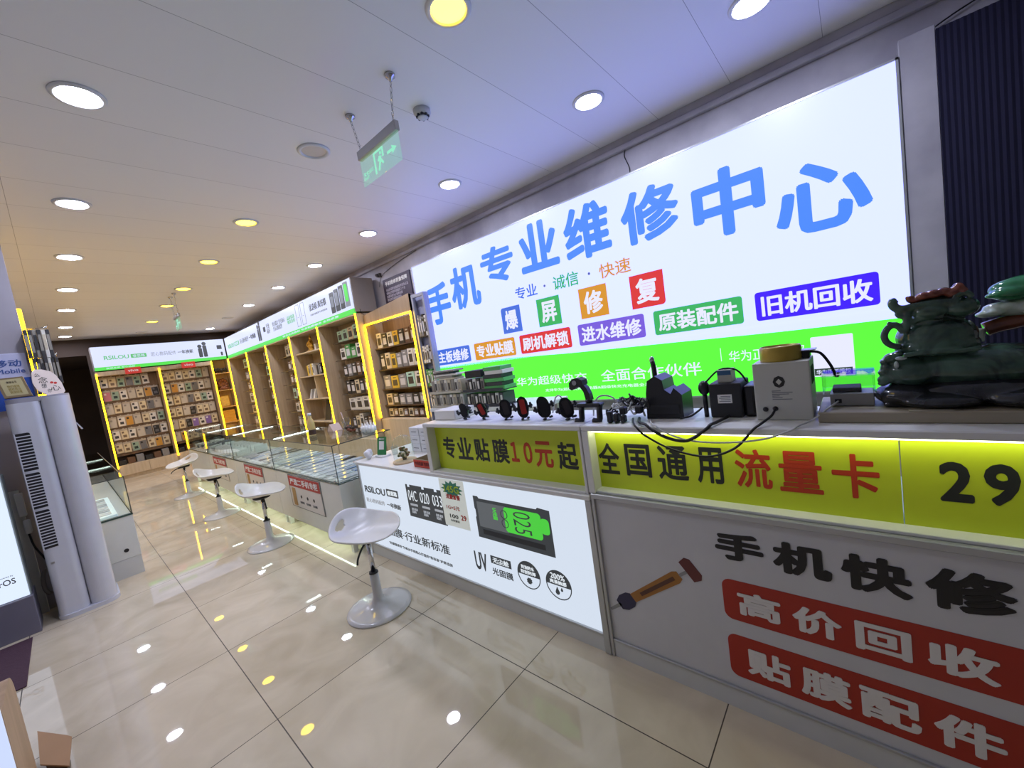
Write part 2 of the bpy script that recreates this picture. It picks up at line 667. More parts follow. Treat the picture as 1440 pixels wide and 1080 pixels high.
# hanging exit signs: a clear plate with a running figure and arrow hung on two chains
EXGREEN = lit('exit_glow_green', 0.32, 0.90, 0.62, 0.9)
EXPLATE = glassmat('exit_plate', (0.86, 0.95, 0.91))
_n = EXPLATE.node_tree
_e = _n.nodes.new('ShaderNodeEmission')
_e.inputs[0].default_value = (0.45, 1.0, 0.75, 1)
_e.inputs[1].default_value = 0.09
_a = _n.nodes.new('ShaderNodeAddShader')
_o = [x for x in _n.nodes if x.type == 'OUTPUT_MATERIAL'][0]
_n.links.new(_o.inputs[0].links[0].from_socket, _a.inputs[0])
_n.links.new(_e.outputs[0], _a.inputs[1])
_n.links.new(_a.outputs[0], _o.inputs[0])


def exit_sign(X, y0, y1, zt, zb, label, chain_y):
    """Plate in the plane x = X from y1 (near) to y0 (far)."""
    t = thing('exit_sign', label, 'exit sign', (X, (y0 + y1) / 2, CEIL), 'hanging exit signs')
    MB().box(X - 0.016, X + 0.016, y1, y0, zt - 0.055, zt, 0.004).build('housing', STEEL, t)
    MB().box(X - 0.004, X + 0.004, y1 + 0.004, y0 - 0.004, zb, zt - 0.055, 0.001).build('plate', EXPLATE, t)
    fr = WX(X - 0.0045)
    W, H = y0 - y1, zt - 0.055 - zb

    def P(a, b):
        return (-(y0 - a * W), zb + b * H)
    # doorway with running figure, then the arrow, then the characters
    g = MB()
    g.prism([P(.36, .12), P(.40, .12), P(.40, .88), P(.36, .88)], fr, 0, .001)
    g.prism([P(.40, .82), P(.62, .82), P(.62, .90), P(.40, .90)], fr, 0, .001)
    g.prism([P(.58, .55), P(.62, .55), P(.62, .82), P(.58, .82)], fr, 0, .001)
    g.prism([P(.44, .18), P(.48, .16), P(.53, .42), P(.58, .30), P(.60, .36), P(.55, .52), P(.56, .62), P(.50, .66), P(.45, .52), P(.49, .48)], fr, 0, .001)
    c = P(.54, .73)
    g.prism(disc(c[0], c[1], 0.055 * H * 1.2, 12), fr, 0, .001)
    g.prism([P(.70, .48), P(.82, .48), P(.82, .38), P(.93, .53), P(.82, .68), P(.82, .58), P(.70, .58)], fr, 0, .001)
    g.build('pictogram', EXGREEN, t)
    a, b = P(.06, .18), P(.32, .48)
    text('安全出口\nEXIT', fr, (a[0], b[0], a[1], b[1]), EXGREEN, t, d1=.001, bold=.01)
    for cy in chain_y:
        MB().lathe([(0.001, 0), (0.03, 0), (0.028, -0.012), (0.012, -0.02), (0.008, -0.034), (0.001, -0.034)], (X, cy, CEIL), 18).build('ceiling_rose', CHROME, t)
        z = CEIL - 0.03
        m = MB()
        yb = min(max(cy, y1 + 0.03), y0 - 0.03)
        n = 7
        L = (CEIL - 0.03 - zt) / n
        for k in range(n):
            q0, q1 = z - k * L, z - (k + 1) * L
            ya, yc = cy + (yb - cy) * k / n, cy + (yb - cy) * (k + 1) / n
            w = L * .22
            pts = []
            for s in range(9):
                a_ = 2 * PI * s / 8
                dx = w * math.sin(a_)
                f = .5 - .56 * math.cos(a_)
                yy, zz = ya + (yc - ya) * f, q0 + (q1 - q0) * f
                pts.append((X + dx, yy, zz) if k % 2 else (X, yy + dx, zz))
            m.tube(pts, 0.0022, 5, 1)
        m.build('chain', CHROME, t)


exit_sign(1.478, 2.285, 1.862, 2.866, 2.652, 'clear green exit sign hung on two chains beside the smoke detector', (2.31, 1.855))
exit_sign(1.40, 7.98, 7.62, 2.80, 2.57, 'small exit sign hanging far back under the middle row of ceiling lights', (7.95, 7.66))

#@@SIGN
# ---------------------------------------------------------------- the big wall sign
S_WHITE = lit('sign_white', 0.77, 0.86, 2.5, SIGN_GAIN)
S_GREEN = lit('sign_green', 0.12, 1.15, 0.05, SIGN_GAIN)
S_BLUE = lit('sign_blue', 0.075, 0.26, 1.45, SIGN_GAIN)
S_RED = lit('sign_red', 0.72, 0.035, 0.035, SIGN_GAIN)
S_ORANGE = lit('sign_orange', 0.70, 0.30, 0.02, SIGN_GAIN)
S_TAGBLUE = lit('sign_tag_blue', 0.06, 0.16, 0.72, SIGN_GAIN)
S_TAGGREEN = lit('sign_tag_green', 0.045, 0.46, 0.12, SIGN_GAIN)
S_PURPLE = lit('sign_purple', 0.19, 0.11, 0.72, SIGN_GAIN)
S_INDIGO = lit('sign_indigo', 0.055, 0.012, 1.0, SIGN_GAIN)
S_LETTER = lit('sign_letter_white', 0.82, 0.84, 1.1, SIGN_GAIN)
S_DOT = lit('sign_dot', 0.1, 0.12, 0.4, SIGN_GAIN)
sx = 3.3
sign = thing('wall_light_box', 'huge lit white and green phone repair sign covering the right wall', 'sign', (sx, 2.05, 0.85))
ys, ye, zs, zt_ = 4.36, -0.256, 0.91, 2.775
m = MB()
for a in ((ys - .012, ys, zs, zt_), (ye, ye + .012, zs, zt_), (ye, ys, zs, zs + .012), (ye, ys, zt_ - .012, zt_)):
    m.box(sx - .006, 3.4, a[0], a[1], a[2], a[3])
m.build('frame', ALU, sign)
MB().box(sx, 3.39, ye + .012, ys - .012, 1.40, zt_ - .012).build('lit_panel', S_WHITE, sign)
fr = WX(sx)
MB().prism([(-(ys - .012), zs + .012), (-(ye + .012), zs + .012), (-(ye + .012), 1.345), (-0.387, 1.349), (-1.104, 1.366), (-2.12, 1.388), (-2.854, 1.419), (-(ys - .012), 1.42)], fr, -.05, 0).build('green_band', S_GREEN, sign)
MB().prism([(-(ys - .012), 1.42), (-2.854, 1.419), (-2.12, 1.388), (-1.104, 1.366), (-0.387, 1.349), (-(ye + .012), 1.345), (-(ye + .012), 1.41), (-(ys - .012), 1.425)], fr, -.05, 0.0).build('lit_panel', S_WHITE, sign)
for ch, yl, yr, z0, z1 in (('手', 4.14, 3.70, 1.958, 2.46), ('机', 3.66, 3.17, 2.07, 2.56), ('专', 3.115, 2.635, 2.24, 2.63), ('业', 2.545, 2.075, 2.245, 2.706),
                           ('维', 2.00, 1.535, 2.215, 2.685), ('修', 1.435, 0.965, 2.205, 2.625), ('中', 0.872, 0.412, 2.082, 2.55), ('心', 0.365, -0.116, 1.955, 2.383)):
    text(ch, fr, (-yl, -yr, z0, z1), S_BLUE, sign, bold=.034)
text('专业', fr, (-2.675, -2.39, 2.01, 2.135), S_TAGBLUE, sign, bold=.012)
text('诚信', fr, (-2.19, -1.905, 2.01, 2.14), S_TAGGREEN, sign, bold=.012)
text('快速', fr, (-1.69, -1.395, 2.005, 2.13), S_ORANGE, sign, bold=.012)
for yd in (2.293, 1.792):
    plate('dot', disc(-yd, 2.079, .012, 12), fr, S_DOT, sign)
for ch, yl, yr, mm, cor in (('爆', 2.912, 2.647, S_TAGBLUE, (0, 0, 0, 1)), ('屏', 2.422, 2.146, S_TAGGREEN, (0, 0, 0, 0)), ('修', 1.927, 1.643, S_ORANGE, (0, 0, 0, 0)), ('复', 1.425, 1.142, S_RED, (0, 1, 0, 0))):
    p = plate('tag_plate', rrect(-yl, -yr, 1.686, 1.963, .03, 4, cor), fr, mm, sign, 0, .003)
    text(ch, fr, (-yl + .045, -yr - .045, 1.722, 1.927), S_LETTER, p, bold=.03, d0=.003, d1=.005)
for tx_, yl, yr, mm in (('主板维修', 4.13, 3.496, S_TAGBLUE), ('专业贴膜', 3.415, 2.78, S_ORANGE), ('刷机解锁', 2.708, 2.068, S_RED), ('进水维修', 1.983, 1.337, S_PURPLE), ('原装配件', 1.256, 0.608, S_TAGGREEN), ('旧机回收', 0.529, -0.116, S_INDIGO)):
    p = plate('tag_plate', rrect(-yl, -yr, 1.442, 1.640, .02, 4), fr, mm, sign, 0, .003)
    text(tx_, fr, (-yl + .035, -yr - .03, 1.468, 1.612), S_LETTER, p, bold=.028, d0=.003, d1=.005)
text('华为超级快充', fr, (-2.835, -1.955, 1.098, 1.19), S_LETTER, sign, bold=.004)
text('全面合作伙伴', fr, (-1.806, -0.93, 1.085, 1.195), S_LETTER, sign, bold=.006)
text('华为正版授权', fr, (-0.73, -0.27, 1.168, 1.25), S_LETTER, sign, bold=.004)
text('支持华为(超级快充)充电器&超级快充充电器全系列', fr, (-2.465, -1.30, 1.018, 1.052), S_LETTER, sign, bold=0)
text('睿思路', fr, (-3.17, -3.045, 1.245, 1.30), S_LETTER, sign, bold=.01)
for yd in (2.985, 0.785):
    plate('divider_line', rect(-yd, -yd + .004, .955 if yd > 1 else 1.18, 1.28), fr, S_LETTER, sign)
p = plate('white_card', rrect(-0.237, -0.022, 1.022, 1.287, .008, 3), fr, S_LETTER, sign, 0, .003)
q = plate('caption_bar', rect(-0.228, -0.034, 1.03, 1.075), fr, lit('caption_dark', .04, .07, .05, SIGN_GAIN), sign, .003, .005)
text('华为正版授权', fr, (-0.218, -0.044, 1.037, 1.067), S_LETTER, q, bold=.015, d0=.005, d1=.007)

# dark roller curtain right of the sign
CURT = mat('navy_curtain', rgb(20, 19, 50), 0.9, bump=0.0)
m = MB()
n = 120
pts_f, pts_b = [], []
for i in range(n + 1):
    yy = -0.40 - i * 0.012
    d = 0.0018 * (1 if i % 2 else -1)
    pts_f.append((3.29 + d, yy))
for a, b in zip(pts_f, pts_f[1:]):
    vs = [m.bm.verts.new(v) for v in ((a[0], a[1], 0.0), (b[0], b[1], 0.0), (b[0], b[1], 2.83), (a[0], a[1], 2.83))]
    ws = [m.bm.verts.new(v) for v in ((a[0] + .02, a[1], 0.0), (b[0] + .02, b[1], 0.0), (b[0] + .02, b[1], 2.83), (a[0] + .02, a[1], 2.83))]
    m.bm.faces.new(vs)
    m.bm.faces.new(ws[::-1])
    m.bm.faces.new((vs[3], vs[2], ws[2], ws[3]))
    m.bm.faces.new((vs[0], vs[3], ws[3], ws[0]))
tag(m.build('pleated_curtain', CURT), 'dark navy pleated curtain hanging right of the big lit sign', 'curtain')
struct('trim_2', MB().box(3.30, 3.4, -0.40, -0.258, 0, 2.86, .004), GREYWALL)

# notice on the wall above the tall cabinet
t = thing('wall_notice', 'dark framed notice of white lines on the wall left of the big sign', 'notice', (3.39, 4.86, 2.5))
MB().box(3.375, 3.4, 4.52, 5.19, 2.43, 2.79, .004).build('board', mat('notice_purple', rgb(58, 48, 66), 0.5), t)
f2 = WX(3.375)
text('手机维修质量保障', f2, (-5.13, -4.58, 2.69, 2.75), WHITEINK, t, bold=.02)
text('本店承诺所有维修配件均为正品\n维修后享受质保服务三个月\n贴膜满意为止免费检测\n数据资料请提前备份', f2, (-5.13, -4.58, 2.47, 2.65), mat('notice_print', rgb(190, 184, 196), 0.5), t, bold=.005, linesp=1.1)

#@@COUNTERS
# ---------------------------------------------------------------- film counter (lit front) and repair counter
KX = 1.522
L_FACE = lit('counter_lit_white', 0.66, 0.74, 0.86, 1.0)
L_DARK = lit('counter_print_dark', 0.035, 0.04, 0.045, 1.0)
L_GREY = lit('counter_print_grey', 0.10, 0.11, 0.12, 1.0)
L_LGREY = lit('counter_print_pale', 0.34, 0.36, 0.40, 1.0)
L_GREEN = lit('counter_print_green', 0.07, 0.60, 0.05, 1.0)
L_LET = lit('counter_print_white', 0.72, 0.78, 0.84, 1.0)

ct = thing('film_counter', 'white counter with a lit front advertising screen film, left of the grey repair counter', 'counter', (1.8, 2.05, 0))
MB().box(1.54, 2.12, 0.985, 3.16, 0.0, 0.765, .003).build('body', GREYLAM, ct)
MB().box(1.50, 2.14, 0.962, 3.165, 0.765, 0.79, .004).build('worktop', WHITE, ct)
MB().box(1.522, 1.54, 0.995, 3.14, 0.095, 0.765).build('lit_front', L_FACE, ct)
m = MB()
m.box(1.506, 1.54, 0.962, 0.995, 0.0, 0.765, .003)
m.box(1.510, 1.54, 3.14, 3.16, 0.0, 0.765, .003)
m.box(1.510, 1.54, 0.995, 3.14, 0.08, 0.095, .002)
m.build('front_frame', ALU, ct)
MB().box(1.514, 1.54, 0.995, 3.14, 0.0, 0.08).build('kickboard', GREYLAM, ct)
fr = WX(KX)
text('RSILOU', fr, (-3.105, -2.80, .535, .59), L_DARK, ct, bold=.02)
p = plate('tag_plate', rrect(-2.777, -2.62, .54, .598, .006, 3), fr, L_DARK, ct)
text('睿思路', fr, (-2.765, -2.632, .55, .588), L_LET, p, bold=.03, d0=.002, d1=.004)
text('匠心数码配件', fr, (-3.105, -2.83, .452, .487), L_LGREY, ct, bold=.005)
text('一年换新', fr, (-2.80, -2.61, .45, .49), L_GREY, ct, bold=.03)
m = MB()
for k, nt_ in enumerate((.02, .05, .05)):
    u0 = -2.498 + k * .1395
    m.prism([(u0, .430), (u0 + .1395, .430), (u0 + .1395, .668), (u0 + nt_ + .03, .668), (u0 + nt_ + .03, .650), (u0 + nt_, .650), (u0 + nt_, .668), (u0, .668)], fr, 0, .002)
pic = m.build('film_pack_picture', L_DARK, ct)
for k, tx_ in enumerate(('04C', '020', '033')):
    u0 = -2.498 + k * .1395
    text(tx_, fr, (u0 + .02, u0 + .122, .552, .628), L_LET, pic, bold=-.01, d0=.002, d1=.004)
    plate('caption_bar', rect(u0 + .03, u0 + .115, .515, .53), fr, L_LGREY, pic, .002, .004)
    text('防摔 高清\n抗指纹', fr, (u0 + .035, u0 + .105, .458, .498), L_LGREY, pic, d0=.002, d1=.004)
text('贴膜·行业新标准', fr, (-2.86, -2.105, .218, .288), L_DARK, ct, bold=.006)
text('“好膜看得见”为每台手机贴心打造的“新标准”护屏选择', fr, (-2.87, -2.10, .138, .160), L_GREY, ct)
# tray picture with the green 025 card
m = MB()
m.prism([(-1.787, .418), (-1.224, .418), (-1.224, .668), (-1.30, .674), (-1.31, .664), (-1.74, .664), (-1.75, .676), (-1.787, .676), (-1.787, .60), (-1.781, .59), (-1.781, .55), (-1.787, .54)], fr, 0, .002)
tr = m.build('film_tray_picture', L_DARK, ct)
plate('tray_groove', rect(-1.74, -1.28, .445, .475), fr, lit('counter_print_black', .012, .013, .015), tr, .002, .003)
plate('tray_panel', rect(-1.76, -1.53, .49, .645), fr, L_GREY, tr, .002, .003)
gp = plate('green_card', rrect(-1.545, -1.285, .497, .643, .02, 4), fr, L_GREEN, tr, .003, .005)
plate('green_tab', rrect(-1.29, -1.235, .535, .62, .02, 4), fr, L_GREEN, tr, .003, .005)
frot = (Vector((KX, 0, 0)), Vector((0, 0, -1)), Vector((0, -1, 0)), Vector((-1, 0, 0)))
text('025', frot, (-.632, -.508, -1.475, -1.355), L_DARK, tr, bold=-.012, d0=.005, d1=.007)
text('UV光固', frot, (-.625, -.555, -1.635, -1.60), L_GREEN, tr, bold=.02, d0=.003, d1=.005)
for v in (.598, .545):
    m = MB()
    for k in range(20):
        a0, a1 = 2 * PI * k / 20, 2 * PI * (k + 1) / 20
        c_ = (-1.545, v)
        m.prism([(c_[0] + .026 * math.cos(a0), c_[1] + .026 * math.sin(a0)), (c_[0] + .026 * math.cos(a1), c_[1] + .026 * math.sin(a1)), (c_[0] + .022 * math.cos(a1), c_[1] + .022 * math.sin(a1)), (c_[0] + .022 * math.cos(a0), c_[1] + .022 * math.sin(a0))], fr, .005, .007)
    m.build('ring_mark', L_DARK, tr)
text('UV', fr, (-1.861, -1.755, .195, .312), L_DARK, ct, bold=.02)
p = plate('tag_plate', rect(-1.717, -1.556, .268, .316), fr, L_DARK, ct)
text('无尘舱', fr, (-1.70, -1.572, .275, .309), L_LET, p, bold=.02, d0=.002, d1=.004)
text('光固膜', fr, (-1.717, -1.553, .197, .241), L_DARK, ct, bold=.004)
for cu_, t1, t2, ic in ((-1.430, '防油防水', '防刮防摔', 's'), (-1.232, '200%', '爽滑触感', 'd')):
    cv_ = .268
    m = MB()
    N_ = 40
    for k in range(N_):
        a0, a1 = 2 * PI * k / N_, 2 * PI * (k + 1) / N_
        m.prism([(cu_ + .080 * math.cos(a0), cv_ + .080 * math.sin(a0)), (cu_ + .080 * math.cos(a1), cv_ + .080 * math.sin(a1)), (cu_ + .075 * math.cos(a1), cv_ + .075 * math.sin(a1)), (cu_ + .075 * math.cos(a0), cv_ + .075 * math.sin(a0))], fr, 0, .002)
    m.prism(disc(cu_, cv_, .0755, 30, -.05, PI + .05), fr, 0, .002)
    b_ = m.build('badge', L_DARK, ct)
    text(t1, fr, (cu_ - .045, cu_ + .045, cv_ + .030, cv_ + .056 if ic == 's' else cv_ + .062), L_LET, b_, bold=.02, d0=.002, d1=.004, keep=True)
    text(t2, fr, (cu_ - .052, cu_ + .052, cv_ + .004, cv_ + .026), L_LET, b_, bold=.02, d0=.002, d1=.004)
    if ic == 'd':
        pts = [(cu_ - .012, cv_ - .012)] + disc(cu_ - .012, cv_ - .043, .013, 14, .45, -PI - .45)
        plate('drop_mark', pts, fr, L_DARK, b_)
        plate('drop_mark', [(cu_ + .017, cv_ - .010)] + disc(cu_ + .017, cv_ - .025, .007, 10, .45, -PI - .45), fr, L_DARK, b_)
    else:
        pts = []
        for k in range(16):
            rr_ = .020 if k % 2 else .016
            pts.append((cu_ + rr_ * math.cos(2 * PI * k / 16), cv_ - .034 + rr_ * math.sin(2 * PI * k / 16)))
        plate('splash_mark', pts, fr, L_DARK, b_)

# paper price poster taped on the lit front
t = thing('price_poster', 'grey paper poster of data plan prices taped on the lit counter front', 'poster', (KX, 1.95, .45))
f3 = WX(KX - .0185)
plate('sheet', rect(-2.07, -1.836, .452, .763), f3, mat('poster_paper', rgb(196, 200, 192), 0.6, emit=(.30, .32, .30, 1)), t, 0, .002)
pts = []
for k in range(24):
    q_ = 1.0 if k % 2 == 0 else .68
    pts.append((-1.953 + .105 * q_ * math.cos(2 * PI * k / 24), .702 + .055 * q_ * math.sin(2 * PI * k / 24)))
b_ = plate('starburst', pts, f3, mat('poster_teal', rgb(70, 150, 120), 0.6), t, .002, .003)
text('145G', f3, (-2.025, -1.885, .680, .725), mat('poster_lime', rgb(190, 220, 60), 0.6), b_, bold=.02, d0=.004, d1=.005)
text('流量套餐', f3, (-2.02, -1.885, .635, .668), REDINK, t, bold=.03, d0=.003, d1=.004)
text('1G=5元', f3, (-2.03, -1.905, .565, .592), REDINK, t, bold=.02, d0=.003, d1=.004)
text('100', f3, (-2.01, -1.93, .51, .535), DARKINK, t, bold=.02, d0=.003, d1=.004)
text('29', f3, (-1.905, -1.855, .508, .542), REDINK, t, bold=.03, d0=.003, d1=.004)
text('分钟通话', f3, (-2.01, -1.925, .485, .500), DARKINK, t, bold=.01, d0=.003, d1=.004)

# --- repair counter to the right
rc = thing('repair_counter', 'grey white counter with red phone repair lettering at the right of the film counter', 'counter', (1.8, 0, 0))
MB().box(1.54, 2.12, -1.6, 0.958, 0.0, 0.775, .003).build('body', GREYLAM, rc)
MB().box(1.522, 1.54, -1.58, 0.945, 0.09, 0.775).build('front_panel', mat('panel_grey_white', rgb(205, 205, 206), 0.35), rc)
m = MB()
m.box(1.510, 1.54, 0.945, 0.961, 0.0, 0.78, .002)
m.box(1.512, 1.54, -1.6, 0.945, 0.078, 0.09, .002)
m.box(1.508, 1.56, -1.6, 0.961, 0.775, 0.80, .003)
m.build('front_frame', ALU, rc)
MB().box(1.516, 1.54, -1.58, 0.945, 0.0, 0.078).build('kickboard', GREYLAM, rc)
INK = mat('panel_black_print', rgb(30, 28, 28), 0.45)
RPLATE = mat('panel_red_print', rgb(170, 42, 24), 0.45)
RWHITE = mat('panel_white_print', rgb(226, 222, 216), 0.45)
for ch, yl, yr, z0, z1 in (('手', .450, .293, .612, .718), ('机', .266, .105, .605, .718), ('快', .082, -.078, .60, .718), ('修', -.105, -.272, .60, .722)):
    text(ch, fr, (-yl, -yr, z0, z1), INK, rc, bold=.045)
for z0, z1, ws in ((.372, .532, (('高', .392, .257), ('价', .224, .092), ('回', .060, -.068), ('收', -.10, -.237))), (.138, .310, (('贴', .381, .245), ('膜', .217, .082), ('配', .061, -.078), ('件', -.104, -.242)))):
    p = plate('red_banner', rrect(-.441, .305, z0, z1, .03, 6), fr, RPLATE, rc)
    for ch, yl, yr in ws:
        text(ch, fr, (-yl, -yr, z0 + .03, z1 - .035), RWHITE, p, bold=.042, d0=.002, d1=.004)
# printed hammer-headed screwdriver
a0, a1 = Vector((-.938, .237)), Vector((-.560, .525))
dd = (a1 - a0).normalized()
pp = Vector((-dd.y, dd.x))


def along(s, w):
    q = a0 + dd * s + pp * w
    return (q.x, q.y)


Lh = (a1 - a0).length
plate('tool_picture', [along(.0, -.006), along(.07, -.008), along(.07, .008), along(0, .006)], fr, mat('print_shaft', rgb(150, 150, 146), 0.45), rc)
plate('tool_picture', [along(.06, -.022), along(.09, -.036), along(.13, -.034), along(.15, -.022), along(.15, .022), along(.13, .034), along(.09, .036), along(.06, .022)], fr, mat('print_navy', rgb(54, 50, 78), 0.45), rc)
plate('tool_picture', [along(.15, -.020), along(Lh - .07, -.026), along(Lh - .05, -.018), along(Lh - .05, .018), along(Lh - .07, .026), along(.15, .020)], fr, mat('print_ochre', rgb(166, 112, 48), 0.45), rc)
plate('tool_picture', [along(.20, -.008), along(Lh - .08, -.008), along(Lh - .08, .008), along(.20, .008)], fr, mat('print_brown', rgb(92, 56, 40), 0.45), rc, .002, .003)
plate('tool_picture', [along(Lh - .05, -.006), along(Lh - .01, -.006), along(Lh - .01, .006), along(Lh - .05, .006)], fr, MATS['print_shaft'], rc)
plate('tool_picture', [along(Lh - .012, -.045), along(Lh + .02, -.05), along(Lh + .035, -.035), along(Lh + .035, .035), along(Lh + .02, .05), along(Lh - .012, .045)], fr, mat('print_maroon', rgb(104, 48, 44), 0.45), rc)

# --- raised sign shelves on the counters
YGREEN = mat('yellow_green_board', rgb(204, 220, 40), 0.4)
BOARDINK = mat('board_black_print', rgb(36, 40, 34), 0.45)
BOARDRED = mat('board_red_print', rgb(196, 58, 20), 0.45)
fb = WX(1.576)
us = thing('sign_shelf', 'raised counter shelf with a yellow green film price board at its front', 'shelf', (1.8, 1.57, .79))
m = MB()
m.box(1.515, 1.875, 0.972, 2.165, 1.09, 1.115, .004)
m.box(1.515, 1.875, 2.125, 2.165, 0.79, 1.09, .003)
m.box(1.515, 1.875, 0.972, 0.987, 0.79, 1.09, .003)
m.box(1.515, 1.60, 0.987, 2.125, 0.79, 0.803, .002)
m.build('carcass', WHITE, us)
p = MB().box(1.578, 1.60, 0.987, 2.125, 0.803, 1.09).build('sign_board', YGREEN, us)
for ch, yl, yr, mm in (('专', 2.062, 1.945, BOARDINK), ('业', 1.925, 1.79, BOARDINK), ('贴', 1.768, 1.645, BOARDINK), ('膜', 1.617, 1.492, BOARDINK), ('10', 1.475, 1.325, BOARDRED), ('元', 1.305, 1.192, BOARDRED), ('起', 1.160, 1.045, BOARDINK)):
    text({'10': '１０'}.get(ch, ch), fb, (-yl, -yr, .876 if ch != '10' else .89, 1.016 if ch != '10' else 1.006), mm, p, bold=.026 if ch != '10' else .034, d0=-.002, d1=-.0008)
us2 = thing('sign_shelf', 'raised counter shelf with two yellow green data card boards lit from above', 'shelf', (1.8, 0, .80))
m = MB()
m.box(1.515, 1.875, -1.6, 0.968, 1.09, 1.115, .004)
m.box(1.515, 1.875, 0.935, 0.968, 0.80, 1.09, .003)
m.box(1.525, 1.60, -1.6, 0.935, 0.80, 0.812, .002)
m.build('carcass', WHITE, us2)
p = MB().box(1.578, 1.60, -0.072, 0.935, 0.812, 1.09).build('sign_board', YGREEN, us2)
for ch, yl, yr, mm in (('全', .956, .828, BOARDINK), ('国', .799, .686, BOARDINK), ('通', .655, .535, BOARDINK), ('用', .502, .408, BOARDINK), ('流', .367, .253, BOARDRED), ('量', .232, .112, BOARDRED), ('卡', .088, -.026, BOARDRED)):
    text(ch, fb, (-min(yl, .93), -yr, .878, 1.022), mm, p, bold=.022, d0=-.002, d1=-.0008)
p = MB().box(1.578, 1.60, -1.6, -0.075, 0.812, 1.09).build('sign_board', YGREEN, us2)
for ch, yl, yr in (('2', -.150, -.215), ('9', -.233, -.296)):
    text(ch, fb, (-yl, -yr, .896, 1.012), BOARDINK, p, bold=.035, d0=-.002, d1=-.0008)
text('元', fb, (.325, .44, .88, 1.02), BOARDINK, p, bold=.022, d0=-.002, d1=-.0008)
MB().box(1.535, 1.555, -1.58, 0.925, 1.082, 1.0895).build('led_bar', lit('shelf_led', 0.95, 1.0, 0.72, 7.0), us2)

